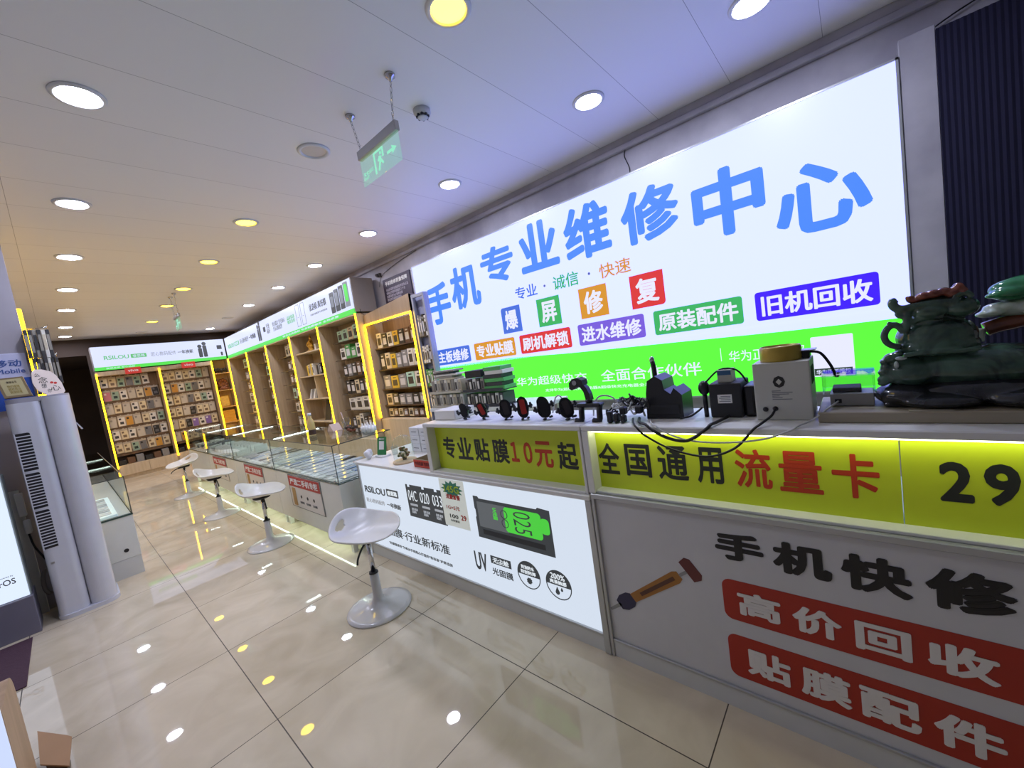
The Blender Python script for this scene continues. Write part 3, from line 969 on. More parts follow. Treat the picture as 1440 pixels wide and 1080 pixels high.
#@@SHOWCASES
# ---------------------------------------------------------------- glass showcases along the aisle
SX0, SX1 = 1.40, 1.95
ZB, ZG, ZT = 0.114, 0.622, 0.946
KICKLED = lit('kick_led', 0.82, 1.0, 0.80, 14.0)
SYS = [3.29, 4.79, 6.31, 7.71, 9.15]
SCN = ['nearest the film counter', 'second from the film counter', 'third from the film counter', 'farthest from the film counter']
POST = mat('case_seam_dark', rgb(60, 66, 64), 0.3)
CASEBASE = mat('showcase_white', rgb(214, 216, 208), 0.4)
SHELFG = mat('showcase_tray', rgb(190, 188, 186), 0.35)
for i in range(4):
    y0, y1 = SYS[i] + .004, SYS[i + 1] - .004
    t = thing('glass_showcase', 'white based glass showcase of phones, %s' % SCN[i], 'showcase', ((SX0 + SX1) / 2, (y0 + y1) / 2, 0), 'glass showcases along the aisle')
    m = MB().box(SX0, SX1, y0, y1, ZB, ZG - .012, .003)
    m.box(SX0 + .03, SX0 + .07, y0 + .02, y0 + .06, 0, ZB).box(SX0 + .03, SX0 + .07, y1 - .06, y1 - .02, 0, ZB)
    m.box(SX1 - .06, SX1 - .02, y0 + .02, y0 + .06, 0, ZB).box(SX1 - .06, SX1 - .02, y1 - .06, y1 - .02, 0, ZB)
    m.build('base_cabinet', CASEBASE, t)
    MB().box(SX0 - .006, SX1, y0, y1, ZG - .012, ZG, .002).build('bottom_glass', EDGE, t)
    MB().box(SX0 + .005, SX1 - .01, y0 + .01, y1 - .01, ZG, ZG + .006).build('display_deck', SHELFG, t)
    MB().box(SX0 + .13, SX0 + .145, y0 + .07, y1 - .07, 0.0, ZB).build('kickboard', GREYLAM, t)
    MB().box(SX0 + .014, SX0 + .022, y0 + .02, y1 - .02, ZB - .006, ZB - .0002).build('led_bar', KICKLED, t)
    m = MB()
    m.box(SX0, SX0 + .006, y0, y1, ZG, ZT - .006)
    m.box(SX0, SX1, y0, y1, ZT - .006, ZT)
    m.box(SX0 + .006, SX1, y0, y0 + .006, ZG, ZT - .006)
    if i == 3:
        m.box(SX0 + .006, SX1, y1 - .006, y1, ZG, ZT - .006)
    m.build('glass_case', PANE, t)
    m = MB()
    m.box(SX0 - .002, SX0 + .004, y0, y0 + .004, ZG, ZT)
    m.box(SX0 - .002, SX0 + .003, y0, y1, ZT - .006, ZT + .001)
    m.box(SX0, SX1, y0 - .001, y0 + .002, ZT - .006, ZT + .001)
    m.box(SX1 - .003, SX1, y0, y1, ZT - .006, ZT + .001)
    m.build('glass_edge', POST, t)
    if i > 0:
        MB().box(SX0 + .05, SX1 - .02, y0 + .007, y0 + .013, ZT - .0125, ZT - .0065).build('light_bar', CASELED, t)
    MB().box(SX0 + .05, SX1 - .02, y1 - .013, y1 - .007, ZT - .0125, ZT - .0065).build('light_bar', CASELED, t)
    MB().lathe([(.001, 0), (.012, 0), (.012, .010), (.001, .010)], (SX0 - .006, y0 + .06, ZG + .012), 14, 'x').build('glass_clip', CHROME, t)
    if i == 3:
        MB().box(SX0 - .004, SX0 + .012, y1 - .012, y1 + .004, ZG, ZT).build('yellow_led_strip', STRIPMAT, t)
    # second-hand phone poster on the base front
    if i < 3:
        pl_, pr_ = ((4.44, 3.67), (5.90, 5.20), (7.45, 6.73))[i]
        z0, z1 = .27, .60
        fp = WX(SX0 - .001)
        pt = thing('phone_poster', 'red headed second hand phone poster on the showcase base, %s' % ('nearest the film counter', 'on the middle showcase', 'farthest along the aisle')[i], 'poster', (SX0, (pl_ + pr_) / 2, z0), 'second hand phone posters')
        plate('frame', rect(-pl_, -pr_, z0, z1), fp, mat('poster_frame_grey', rgb(120, 124, 120), .5), pt, 0, .002)
        plate('sheet', rect(-pl_ + .02, -pr_ - .02, z0 + .008, z1 - .01), fp, PAPER, pt, .002, .004)
        p = plate('red_header', rect(-pl_ + .02, -pr_ - .02, z1 - .115, z1 - .01), fp, mat('poster_red', rgb(176, 44, 34), .5), pt, .004, .006)
        text('严选二手机专柜', fp, (-pl_ + .06, -pr_ - .06, z1 - .095, z1 - .03), WHITEINK, p, bold=.03, d0=.006, d1=.008)
        plate('phone_picture', rrect(-pl_ + .07, -pl_ + .155, z0 + .02, z1 - .13, .012, 3), fp, mat('print_gold', rgb(176, 136, 70), .5), pt, .004, .006)
        for k in range(3):
            uc = -pl_ + .28 + k * .14 * (pl_ - pr_) / .74
            plate('bullet_mark', disc(uc, z0 + .125, .016, 14), fp, DARKINK, pt, .004, .006)
            text(('品质保证', '官方质检', '七天退换')[k], fp, (uc - .05, uc + .05, z0 + .055, z0 + .078), GREYINK, pt, bold=.02, d0=.004, d1=.006)
fd = (Vector((0, SYS[0] - .0005, 0)), Vector((1, 0, 0)), Vector((0, 0, 1)), Vector((0, -1, 0)))

# phones laid out in the cases
PH = {}


def phone_proto(key, body, screen):
    t = thing('display_phone', None, None)
    MB().box(-.078, .078, -.038, .038, 0, .008, .003).build('body', mat('phone_' + key, body, .25), t)
    MB().box(-.072, .072, -.034, .034, .008, .0088).build('screen', mat('phone_screen_' + key, screen, .08), t)
    MB().box(-.135, -.088, -.036, .036, 0, .004).build('price_card', CARD, t)
    return t


protos = [phone_proto('white', rgb(222, 222, 226), rgb(235, 236, 240)), phone_proto('black', rgb(30, 30, 34), rgb(22, 24, 34)), phone_proto('silver', rgb(180, 182, 190), rgb(206, 210, 220)),
          phone_proto('rose', rgb(204, 150, 138), rgb(216, 176, 166)), phone_proto('blue', rgb(90, 120, 170), rgb(176, 190, 216))]
PCOL = ['white', 'black', 'silver', 'rose', 'pale blue']
used = set()
for i in range(2):
    y0, y1 = SYS[i], SYS[i + 1]
    ncol = 10 if i == 0 else 9
    for r in range(3):
        for k in range(ncol):
            c = random.choice((0, 0, 0, 0, 2, 2, 2, 1, 3, 4))
            x = SX0 + .165 + r * .165 - (.01 if r == 0 else 0)
            y = y0 + .10 + (y1 - y0 - .2) * k / (ncol - 1)
            lab = '%s phone, %s from the near end, %s row, %s showcase' % (PCOL[c], ORD[k], ORD[r], ('nearest', 'second')[i])
            if c not in used:
                o = protos[c]
                used.add(c)
                o.location = (x, y, ZG + .0065)
                tag(o, lab, 'phone', 'phones laid out in the showcases')
            else:
                o = dup(protos[c], (x, y, ZG + .0065), 0, lab, 'phones laid out in the showcases')
            o['category'] = 'phone'
            o.rotation_euler = (0, 0, random.uniform(-.04, .04))
for c, o in enumerate(protos):
    if c not in used:
        for ch in list(o.children):
            bpy.data.objects.remove(ch)
        bpy.data.objects.remove(o)
# white price leaflets fanned in the third case, boxed accessories in the fourth
for i in (2, 3):
    y0, y1 = SYS[i], SYS[i + 1]
    for r in range(2):
        for k in range(8):
            x = SX0 + .15 + r * .22
            y = y0 + .13 + (y1 - y0 - .28) * k / 7
            m = MB()
            if i == 2:
                m.prism([(-.03, 0), (.055, 0), (.0, .085), (-.01, .085)], (Vector((x, y, ZG + .0065)), Vector((0, 1, 0)), Vector((0, 0, 1)), Vector((1, 0, 0))), -.08, .08)
                nm, lab = 'leaflet_holder', 'tilted white leaflet holder, %s from the near end, %s row, third showcase' % (ORD[k], ORD[r])
            else:
                m.box(x - .07, x + .07, y - .035, y + .035, ZG + .0065, ZG + .05 + .02 * (k % 3), .004)
                nm, lab = 'accessory_box', 'small boxed accessory, %s from the near end, %s row, farthest showcase' % (ORD[k], ORD[r])
            o = m.build(nm, CARD if (i == 2 or k % 2) else mat('box_grey', rgb(120, 122, 128), .5))
            tag(o, lab, 'leaflet' if i == 2 else 'box', 'leaflet holders in the third showcase' if i == 2 else 'accessory boxes in the farthest showcase')

#@@STOOLS
# ---------------------------------------------------------------- bar stools
STOOLW = mat('stool_white_plastic', rgb(214, 213, 208), 0.28)
STOOLBASE = mat('stool_white_enamel', rgb(204, 204, 204), 0.2, coat=.3)


def seat_mesh():
    bm = bmesh.new()
    NR, NA = 14, 56
    def P(r, a):
        x, y = math.cos(a), math.sin(a)
        X, Y = .212 * r * x, .212 * r * y * 1.04
        back = max(0.0, -x * r)
        front = max(0.0, x * r)
        side = abs(y) * r
        z = .034 * r ** 2 + .118 * back ** 2.2 - .022 * front ** 2 + .026 * side ** 3
        X += .02 * back ** 2
        return Vector((X, Y, z))
    rings = []
    for i in range(1, NR + 1):
        rings.append([bm.verts.new(P(i / NR, 2 * PI * (k + .5) / NA)) for k in range(NA)])
    c = bm.verts.new(P(0, 0))
    for k in range(NA):
        bm.faces.new((c, rings[0][k], rings[0][(k + 1) % NA]))
        for i in range(NR - 1):
            a = 2 * PI * (k + 1) / NA
            rr_ = (i + 1.5) / NR
            dev = abs(math.atan2(math.sin(a - PI - .42), math.cos(a - PI - .42)))
            if .70 < rr_ < .88 and dev < .10 + (rr_ - .70) * 1.5:
                continue
            bm.faces.new((rings[i][k], rings[i + 1][k], rings[i + 1][(k + 1) % NA], rings[i][(k + 1) % NA]))
    for f in bm.faces:
        f.smooth = True
    bmesh.ops.recalc_face_normals(bm, faces=bm.faces)
    bmesh.ops.solidify(bm, geom=list(bm.faces), thickness=.012)
    me = bpy.data.meshes.new('seat')
    bm.to_mesh(me)
    bm.free()
    return me


st = thing('bar_stool', None, None)
se = link('seat', seat_mesh(), STOOLW, st)
se.location = (0, 0, .485)
sub = se.modifiers.new('smooth', 'SUBSURF')
sub.levels = sub.render_levels = 1
MB().cyl((0, 0, .462), (0, 0, .482), .070, .08, 20).build('seat_mount', BLACK2, st)
MB().cyl((0, 0, .24), (0, 0, .463), .0155, seg=18).build('gas_lift', CHROME, st)
MB().lathe([(.001, .245), (.026, .245), (.029, .235), (.001, .235)], seg=20).build('collar', BLACK2, st)
MB().lathe([(.0275, .236), (.0285, .12), (.031, .075), (.045, .05), (.10, .03), (.17, .017), (.198, .010), (.200, .004), (.198, 0), (.001, 0)], seg=48).build('base', STOOLBASE, st)
MB().tube([(.02, -.02, .458), (.05, -.09, .450), (.075, -.15, .42), (.085, -.17, .39)], .006, 8).build('lever', BLACK2, st)
STL = [('white bar stool nearest the camera, in front of the lit film counter', (1.13, 2.40), -1.33), ('white bar stool in front of the showcase nearest the film counter', (1.125, 4.375), -.62),
       ('white bar stool in front of the second showcase from the film counter', (1.125, 6.15), -.5), ('white bar stool farthest along the aisle, by the last showcases', (1.125, 8.03), -2.7)]
for k, (lab, (x, y), rz) in enumerate(STL):
    o = st if k == 0 else dup(st, (x, y, 0))
    o.location = (x, y, 0)
    o.rotation_euler = (0, 0, rz)
    tag(o, lab, 'stool', 'white bar stools along the counters')

#@@CABINETS
# ---------------------------------------------------------------- shelving along the right wall and the far end
CX = 2.98
WOODGOLD = wood('warm_shelf_board', rgb(196, 160, 106), rgb(210, 176, 122), .5)
GOLD = mat('gilt', rgb(206, 160, 70), .3, .8)
DKBROWN = mat('carved_brown', rgb(110, 64, 36), .45)
BAYS = [5.40, 6.70, 7.92, 9.22, 10.50, 12.0]
BAYN = ['nearest', 'second', 'third', 'fourth', 'fifth']
BOXCOL = [('white', rgb(222, 220, 214)), ('black', rgb(32, 32, 34)), ('grey', rgb(130, 130, 132)), ('green', rgb(70, 150, 76)), ('pale mint', rgb(178, 216, 196)), ('brown', rgb(98, 70, 50)), ('yellow', rgb(220, 184, 60)), ('cream', rgb(214, 200, 170))]
BOXM = [mat('carton_' + n.replace(' ', '_'), c, .45) for n, c in BOXCOL]
BOXDARK = mat('carton_picture_dark', rgb(52, 50, 52), .4)
BOXPALE = mat('carton_picture_pale', rgb(206, 206, 210), .4)


def strip(name, x0, x1, y0, y1, z0, z1, parent):
    return MB().box(x0, x1, y0, y1, z0, z1, min(x1 - x0, y1 - y0, z1 - z0) * .35, 2).build(name, STRIPMAT, parent)


def carton(x0, x1, y0, y1, z0, z1, c, label, group, pic=True, face='x'):
    """Retail box with a printed picture on the face seen from the aisle."""
    m = MB().box(x0, x1, y0, y1, z0, z1, .002)
    if pic:
        m.use(1)
        w, h = (y1 - y0), (z1 - z0)
        if face == 'x':
            m.box(x0 - .0012, x0, y0 + w * .18, y1 - w * .18, z0 + h * .2, z1 - h * .32)
            m.box(x0 - .0012, x0, y0 + w * .3, y1 - w * .3, z1 - h * .2, z1 - h * .12)
        else:
            w = x1 - x0
            m.box(x0 + w * .18, x1 - w * .18, y0 - .0012, y0, z0 + h * .2, z1 - h * .32)
    o = m.build('retail_box', [BOXM[c], BOXDARK if c in (0, 4, 6, 7) else BOXPALE])
    return tag(o, label, 'box', group)


def place(words, n=16):
    w = words.split()
    return words


for b in range(5):
    y0, y1 = BAYS[b] + .002, BAYS[b + 1] - .002
    t = thing('display_cabinet', 'tall open wooden display cabinet with yellow light strip, %s from the tall brown cabinet' % BAYN[b], 'cabinet', ((CX + 3.4) / 2, (y0 + y1) / 2, 0), 'display cabinets along the right wall')
    m = MB()
    m.box(3.33, 3.348, y0, y1, .5, 2.342)
    m.box(CX + .004, 3.348, y0, y1, 2.342, 2.36)
    m.build('back_panel', TAN, t)
    MB().box(CX + .004, 3.33, y0, y0 + .018, 0, 2.342).build('side_panel', TAN, t)
    MB().box(CX + .004, 3.33, y1 - .018, y1, 0, 2.342).build('side_panel', TAN, t)
    MB().box(CX - .02, 3.348, y0 + .018, y1 - .018, .08, .50, .002).build('base_cabinet', PALEWOOD, t)
    MB().box(CX + .02, 3.3, y0 + .018, y1 - .018, 0, .08).build('plinth', PALEWOOD, t)
    strip('yellow_led_strip', CX - .012, CX + .006, y0 - .002, y0 + .020, .502 if b else .52, 2.36, t)
    if b == 4:
        strip('yellow_led_strip', CX - .012, CX + .006, y1 - .022, y1, .502, 2.36, t)
    if b == 1:
        zz = [2.02, 1.59, 1.17, .75]
        for z in zz:
            MB().box(CX + .05, 3.33, y0 + .018, y1 - .018, z - .02, z, .001).build('shelf', PALEWOOD, t)
        ym = (y0 + y1) / 2
        MB().box(CX + .06, 3.33, ym - .008, ym + .008, 1.17, 1.57).build('shelf_divider', PALEWOOD, t)
    else:
        m = MB()
        for k in range(22):
            z = .55 + k * .08
            m.box(3.3285, 3.3315, y0 + .02, y1 - .02, z, z + .006)
        m.build('slatwall_groove', SLOT, t)
        rows = (2.045, 1.76, 1.48, 1.19, .92, .62)
        for z in rows:
            MB().box(3.13, 3.33, y0 + .10, y1 - .12, z - .012, z, .001).build('shelf', mat('dark_glass_shelf', rgb(84, 74, 62), .25), t)
        for r, z in enumerate(rows):
            if b == 0:
                n = (5, 5, 6, 6, 4, 7)[r]
                cols = ((4, 4, 7, 4, 4), (0, 0, 3, 3, 0), (1, 1, 5, 1, 2, 1), (1, 5, 1, 7, 1, 1), (7, 0, 0, 0), (1, 1, 5, 1, 0, 7, 1))[r]
            else:
                n = 4 if b < 3 else 3
                cols = [random.choice((0, 2, 1, 5, 7, 4)) for _ in range(n)]
            ya = y0 + .13
            span = (y1 - y0) - (.42 if b == 0 else .66)
            for k in range(n):
                w = span / n
                h = random.uniform(.17, .235)
                carton(3.15, 3.29, ya + w * k + .006, ya + w * (k + 1) - .006, z + .0005, z + h, cols[k],
                       place('%s box, %s on the %s shelf from the top, %s right wall cabinet' % (BOXCOL[cols[k]][0], ORD[k], ORD[r], BAYN[b])), 'boxes in the right wall cabinets')

# things on the open wooden shelves
y0, y1 = BAYS[1], BAYS[2]


def pile_of(parts, name, m, label, cat, group=None, remesh=None):
    o = parts.build(name, m)
    if remesh:
        md = o.modifiers.new('fuse', 'REMESH')
        md.mode = 'VOXEL'
        md.voxel_size = remesh
        md.use_smooth_shade = True
        sm = o.modifiers.new('soften', 'SMOOTH')
        sm.iterations = 3
    return tag(o, label, cat, group)


def statue(x, y, z, s, m, label):
    g = MB()
    g.ell((x, y, z + .035 * s), (.06 * s, .11 * s, .035 * s), 14, 8)
    g.ell((x, y + .03 * s, z + .10 * s), (.05 * s, .075 * s, .07 * s), 14, 8)
    g.ell((x, y, z + .18 * s), (.045 * s, .055 * s, .07 * s), 14, 8)
    g.ell((x, y - .005 * s, z + .265 * s), (.03 * s, .034 * s, .036 * s), 12, 8)
    g.cyl((x, y, z + .28 * s), (x, y - .01 * s, z + .35 * s), .02 * s, .006 * s, 10)
    g.ell((x - .02 * s, y - .07 * s, z + .11 * s), (.03 * s, .05 * s, .045 * s), 10, 6)
    g.tube([(x - .03 * s, y + .05 * s, z + .2 * s), (x - .04 * s, y + .09 * s, z + .15 * s), (x - .045 * s, y + .05 * s, z + .1 * s)], .017 * s, 8)
    g.tube([(x - .03 * s, y - .05 * s, z + .2 * s), (x - .05 * s, y - .08 * s, z + .17 * s), (x - .06 * s, y - .06 * s, z + .22 * s)], .016 * s, 8)
    g.box(x - .07 * s, x + .07 * s, y - .12 * s, y + .12 * s, z + .001, z + .022 * s)
    return pile_of(g, 'seated_statue', m, label, 'statue', None, .006)


statue(3.14, 7.42, 2.0205, .88, GOLD, 'large gilt seated statue on the top open wooden shelf')
statue(3.14, 6.98, 2.0205, .72, GOLD, 'smaller gilt seated statue on the top shelf, near the light strip')
carton(3.1, 3.2, 7.16, 7.22, 2.0205, 2.13, 0, 'small white box between the two gilt statues on the top shelf', None, False)
for k, (yy, h, c) in enumerate(((7.62, .19, 6), (7.56, .20, 7), (7.46, .21, 6), (7.40, .21, 0), (7.22, .17, 1), (7.15, .18, 2), (7.08, .19, 1), (6.88, .36, 7))):
    carton(3.08, 3.2, yy - .027, yy + .027, 1.5905, 1.59 + h, c, '%s box, %s from the left on the second open wooden shelf' % (BOXCOL[c][0], ORD[k]), 'boxes on the open wooden shelves', k in (1, 3, 6))
for k, (yy, c) in enumerate(((7.72, 0), (7.64, 2), (7.56, 0), (7.48, 2))):
    m = MB()
    m.prism([(-.05, 0), (.02, 0), (.07, .17), (0, .17)], (Vector((0, yy, 1.1705)), Vector((1, 0, 0)), Vector((0, 0, 1)), Vector((0, -1, 0))), -.03, .03)
    bmesh.ops.translate(m.bm, verts=m.bm.verts, vec=(3.12, 0, 0))
    tag(m.build('leaning_pack', BOXM[c]), '%s pack leaning on the third open wooden shelf, %s from the left' % (BOXCOL[c][0], ORD[k]), 'box', 'packs leaning on the third open shelf')
g = MB()
g.cyl((3.15, 7.05, 1.1705), (3.15, 7.05, 1.185), .05, .05, 14).cyl((3.15, 7.05, 1.18), (3.15, 7.05, 1.30), .008, .008, 8)
g.ell((3.15, 7.06, 1.33), (.05, .08, .05), 12, 8).tube([(3.15, 6.98, 1.3), (3.13, 6.93, 1.38), (3.12, 6.96, 1.45)], .014, 8)
pile_of(g, 'crane_ornament', DKBROWN, 'small brown ornament on a stem on the third open wooden shelf', 'ornament', None, .006)
for k, (yy, w, h, mm, lab) in enumerate(((7.22, .17, .36, BOXM[1], 'black tall book box leaning on the lowest open wooden shelf'), (6.95, .19, .36, BOXM[7], 'cream framed picture leaning on the lowest open wooden shelf'))):
    m = MB().prism([(0, 0), (.03, 0), (.12, h), (.09, h)], (Vector((3.12, yy, .7505)), Vector((1, 0, 0)), Vector((0, 0, 1)), Vector((0, -1, 0))), -w, w * .35)
    tag(m.build('tall_picture', mm), lab, 'picture')

# far end: two phone case walls, a narrow shelf unit
FY = 12.0
FARX = [(.62, 1.63, 'left'), (1.63, 2.62, 'right')]
CASECOL = [('clear', rgb(196, 188, 176), rgb(150, 142, 134)), ('black', rgb(36, 34, 36), rgb(96, 96, 100)), ('white', rgb(226, 222, 216), rgb(60, 58, 60)), ('pink', rgb(204, 128, 140), rgb(232, 210, 210)),
           ('grey', rgb(112, 112, 116), rgb(40, 40, 44)), ('cream', rgb(218, 204, 172), rgb(120, 100, 80)), ('mint', rgb(150, 176, 158), rgb(40, 60, 52)), ('lilac', rgb(132, 104, 176), rgb(226, 220, 236)), ('amber', rgb(206, 150, 56), rgb(60, 50, 40))]
CASEM = [(mat('case_' + n, a, .35), mat('case_mark_' + n, b_, .35)) for n, a, b_ in CASECOL]
BAGM = mat('clear_bag', rgb(186, 174, 158), .25)


def case_mesh(c):
    m = MB()
    m.box(-.064, .064, -.012, 0, -.122, .116, .003)
    m.use(1)
    m.box(-.054, .054, -.019, -.012, -.115, .076, .004)
    m.use(2)
    m.box(-.040, -.004, -.0215, -.019, .018, .058, .002)
    if c in (1, 2, 5, 6):
        m.box(-.03, .03, -.0205, -.019, -.075, -.02, .002)
    m.use(0)
    m.box(-.012, .012, -.006, 0, .116, .130)
    return m.build('phone_case_pack', [BAGM, CASEM[c][0], CASEM[c][1]])


cases = [case_mesh(c) for c in range(len(CASECOL))]
cused = set()
for wi, (x0, x1, side) in enumerate(FARX):
    t = thing('display_cabinet', 'tall back wall cabinet hung with phone cases, the %s of the two' % side, 'cabinet', ((x0 + x1) / 2, 12.2, 0), 'phone case cabinets on the back wall')
    MB().box(x0, x1, 12.28, 12.30, .48, 2.34).build('back_panel', BROWNBACK, t)
    MB().box(x0 + .002, x0 + .02, FY + .004, 12.28, 0, 2.34).build('side_panel', TAN, t)
    MB().box(x1 - .02, x1 - .002, FY + .004, 12.28, 0, 2.34).build('side_panel', TAN, t)
    MB().box(x0 + .02, x1 - .02, FY + .006, 12.28, 2.25, 2.34).build('top_board', TAN, t)
    mid = (x0 + x1) / 2
    q = MB().box(x0 + .02, x1 - .02, FY + .02, 12.28, .07, .30).build('base_cabinet', PALEWOOD, t)
    for a, b_ in ((x0 + .022, mid - .003), (mid + .003, x1 - .022)):
        MB().box(a, b_, FY, FY + .018, .075, .295, .002).build('door', PALEWOOD, q)
    MB().box(x0 + .02, x1 - .02, FY + .05, 12.28, 0, .07).build('plinth', PALEWOOD, t)
    m = MB()
    for k in range(6):
        m.box(x0 + .03, x1 - .03, 12.265, 12.28, 2.215 - k * .29, 2.235 - k * .29)
    m.build('hook_rail', SLOT, t)
    strip('yellow_led_strip', x0 - .005, x0 + .019, FY - .016, FY + .004, .25, 2.30, t)
    for r in range(6):
        for k in range(7):
            z = 2.115 - r * .29
            x = x0 + .105 + k * (x1 - x0 - .21) / 6
            if r == 0 and k == 6 and wi == 0:
                continue
            c = random.choice((0, 0, 2, 2, 5, 5, 1, 4, 6, 3)) if random.random() < .9 else random.choice((7, 8))
            o = cases[c] if c not in cused else cases[c].copy()
            if c in cused:
                COL.objects.link(o)
            cused.add(c)
            o.location = (x + random.uniform(-.006, .006), 12.264, z + random.uniform(-.008, .004))
            o.rotation_euler = (0, random.uniform(-.05, .05), 0)
            tag(o, place('%s phone case, %s row down, %s from the left, %s back wall cabinet' % (CASECOL[c][0], ORD[r], ORD[k], side)), 'phone case', 'phone cases on the back wall')
    for k in range(6):
        x = x0 + .10 + k * .145
        h = .10 + .03 * (k % 3)
        o = MB().box(x - .06, x + .06, 12.08, 12.25, .3005, .30 + h, .004).build('accessory_box', BOXM[(1, 5, 2, 1, 5, 2)[k]])
        tag(o, 'small dark box, %s from the left at the foot of the %s back wall cabinet' % (ORD[k], side), 'box', 'dark boxes at the foot of the back cabinets')
for i_, c in enumerate(cases):
    if i_ not in cused:
        bpy.data.objects.remove(c)
for x, side in ((1.20, 'left'), (2.17, 'right')):
    t = thing('red_brand_plate', 'small red plate with white lettering over the %s back wall cabinet' % side, 'sign', (x, 11.94, 2.3), 'red plates on the back cabinets')
    MB().box(x - .13, x + .13, 11.955, 11.975, 2.235, 2.375, .003).build('plate', mat('plate_red', rgb(172, 40, 34), .4, emit=(.25, .02, .015, 1)), t)
    text('vivo', WY(11.955), (x - .085, x + .085, 2.28, 2.335), lit('plate_letter', .6, .5, .5), t, bold=.02)

t = thing('shelf_unit', 'narrow wooden shelf unit in the far corner between two yellow light strips', 'cabinet', (2.8, 12.2, 0))
x0, x1 = 2.62, 2.975
MB().box(x0 + .002, x0 + .018, FY + .004, 12.30, 0, 2.36).build('side_panel', TAN, t)
MB().box(x1 - .018, x1 - .002, FY + .004, 12.30, 0, 2.36).build('side_panel', TAN, t)
MB().box(x0 + .018, x1 - .018, 12.285, 12.30, 0, 2.36).build('back_panel', WOODGOLD, t)
for z in (2.03, 1.60, 1.17, .78):
    MB().box(x0 + .018, x1 - .018, FY + .02, 12.285, z - .02, z).build('shelf', WOODGOLD, t)
MB().box(x0 + .018, x1 - .018, FY + .01, 12.285, .06, .45).build('base_cabinet', PALEWOOD, t)
strip('yellow_led_strip', x0 - .005, x0 + .017, FY - .014, FY + .004, .46, 2.34, t)
g = MB()
for k in range(4):
    g.ell((2.69 + k * .07, 12.12, 2.09 + .015 * (k % 2)), (.038, .05, .058), 12, 8)
pile_of(g, 'dark_ornament', mat('dark_bronze', rgb(46, 40, 36), .4, .4), 'cluster of dark rounded ornaments on the top shelf of the corner unit', 'ornament', None, .008)
g = MB()
for k in range(9):
    a = k * 2 * PI / 9
    g.ell((2.80 + .08 * math.cos(a), 12.12, 1.75 + .10 * math.sin(a)), (.04, .04, .045), 10, 6)
g.ell((2.80, 12.13, 1.73), (.06, .04, .08), 10, 6).box(2.70, 2.90, 12.06, 12.18, 1.601, 1.65)
pile_of(g, 'carved_ornament', DKBROWN, 'round brown carved ornament on the second shelf of the corner unit', 'ornament', None, .008)
t = thing('framed_picture', 'gold framed picture standing on the third shelf of the corner unit', 'picture', (2.78, 12.13, 1.17))
MB().box(2.66, 2.87, 12.12, 12.14, 1.1705, 1.46, .004).build('frame', GOLD, t)
MB().box(2.68, 2.85, 12.116, 12.12, 1.19, 1.44).build('picture', mat('gold_print', rgb(226, 196, 120), .5, vary=.35, scale=24), t)
for k in range(6):
    o = MB().box(2.65, 2.92 - .01 * (k % 2), 12.06, 12.24, .7805 + k * .05, .829 + k * .05, .003).build('gift_box', mat('gilt_carton', rgb(206, 158, 66), .4))
    tag(o, 'flat golden box, %s from the bottom of the stack on the corner unit' % ORD[k], 'box', 'flat golden boxes in the corner unit')

# lit strip signs above the cabinets
B_WHITE = lit('banner_white', .74, .80, 1.08, 1.0)
B_GREEN = lit('banner_green', .10, .78, .09, 1.0)
B_DARK = lit('banner_print_dark', .06, .065, .075, 1.0)
B_GREY = lit('banner_print_grey', .24, .26, .32, 1.0)
B_GTXT = lit('banner_print_green', .14, .55, .2, 1.0)


def banner(t, fr, u0, u1, wd=.42):
    """A white strip with a green foot, writing in frame fr; returns nothing."""
    plate('lit_panel', rect(u0 + .01, u1 - .01, 2.435, 2.865), fr, B_WHITE, t, -.03, 0)
    plate('green_band', rect(u0 + .01, u1 - .01, 2.365, 2.435), fr, B_GREEN, t, -.03, 0)


def camera_picture(fr, u, v, s, m, parent):
    g = MB()
    for du, h in ((0, .26), (.11, .33)):
        g.prism(rrect(u + du * s, u + (du + .09) * s, v, v + h * s, .02 * s, 3), fr, 0, .003)
        g.prism(disc(u + (du + .045) * s, v + (h + .05) * s, .05 * s, 14), fr, 0, .003)
    g.build('product_picture', m, parent)


fs = thing('banner_light_box', 'long lit white and green banner sign above the back wall cabinets', 'sign', (1.8, 12.1, 2.6))
MB().box(.62, 2.96, 12.015, 12.3, 2.365, 2.865).build('housing', mat('sign_housing', rgb(140, 132, 126), .6), fs)
ff = WY(12.0)
banner(fs, (Vector((0, 12.0, 0)), ff[1], ff[2], ff[3]), .62, 2.97)
text('RSILOU', ff, (.80, 1.19, 2.58, 2.665), B_GTXT, fs, bold=.02)
p = plate('tag_plate', rrect(1.22, 1.48, 2.58, 2.665, .012, 3), ff, B_GTXT, fs)
text('睿思路', ff, (1.25, 1.45, 2.592, 2.652), lit('banner_white', 0, 0, 0), p, d0=.003, d1=.006)
text('匠心数码配件', ff, (1.56, 2.0, 2.58, 2.67), B_GREY, fs)
text('一年换新', ff, (2.03, 2.32, 2.58, 2.67), B_DARK, fs, bold=.02)
camera_picture(ff, 2.42, 2.46, .85, B_DARK, fs)
plate('product_picture', rrect(2.80, 2.90, 2.62, 2.72, .01, 3), ff, B_DARK, fs, 0, .003)
plate('product_picture', rrect(2.86, 2.90, 2.46, 2.55, .01, 3), ff, B_DARK, fs, 0, .003)
text('旗舰品质 安心选购', ff, (.80, 1.25, 2.385, 2.418), B_WHITE, fs)

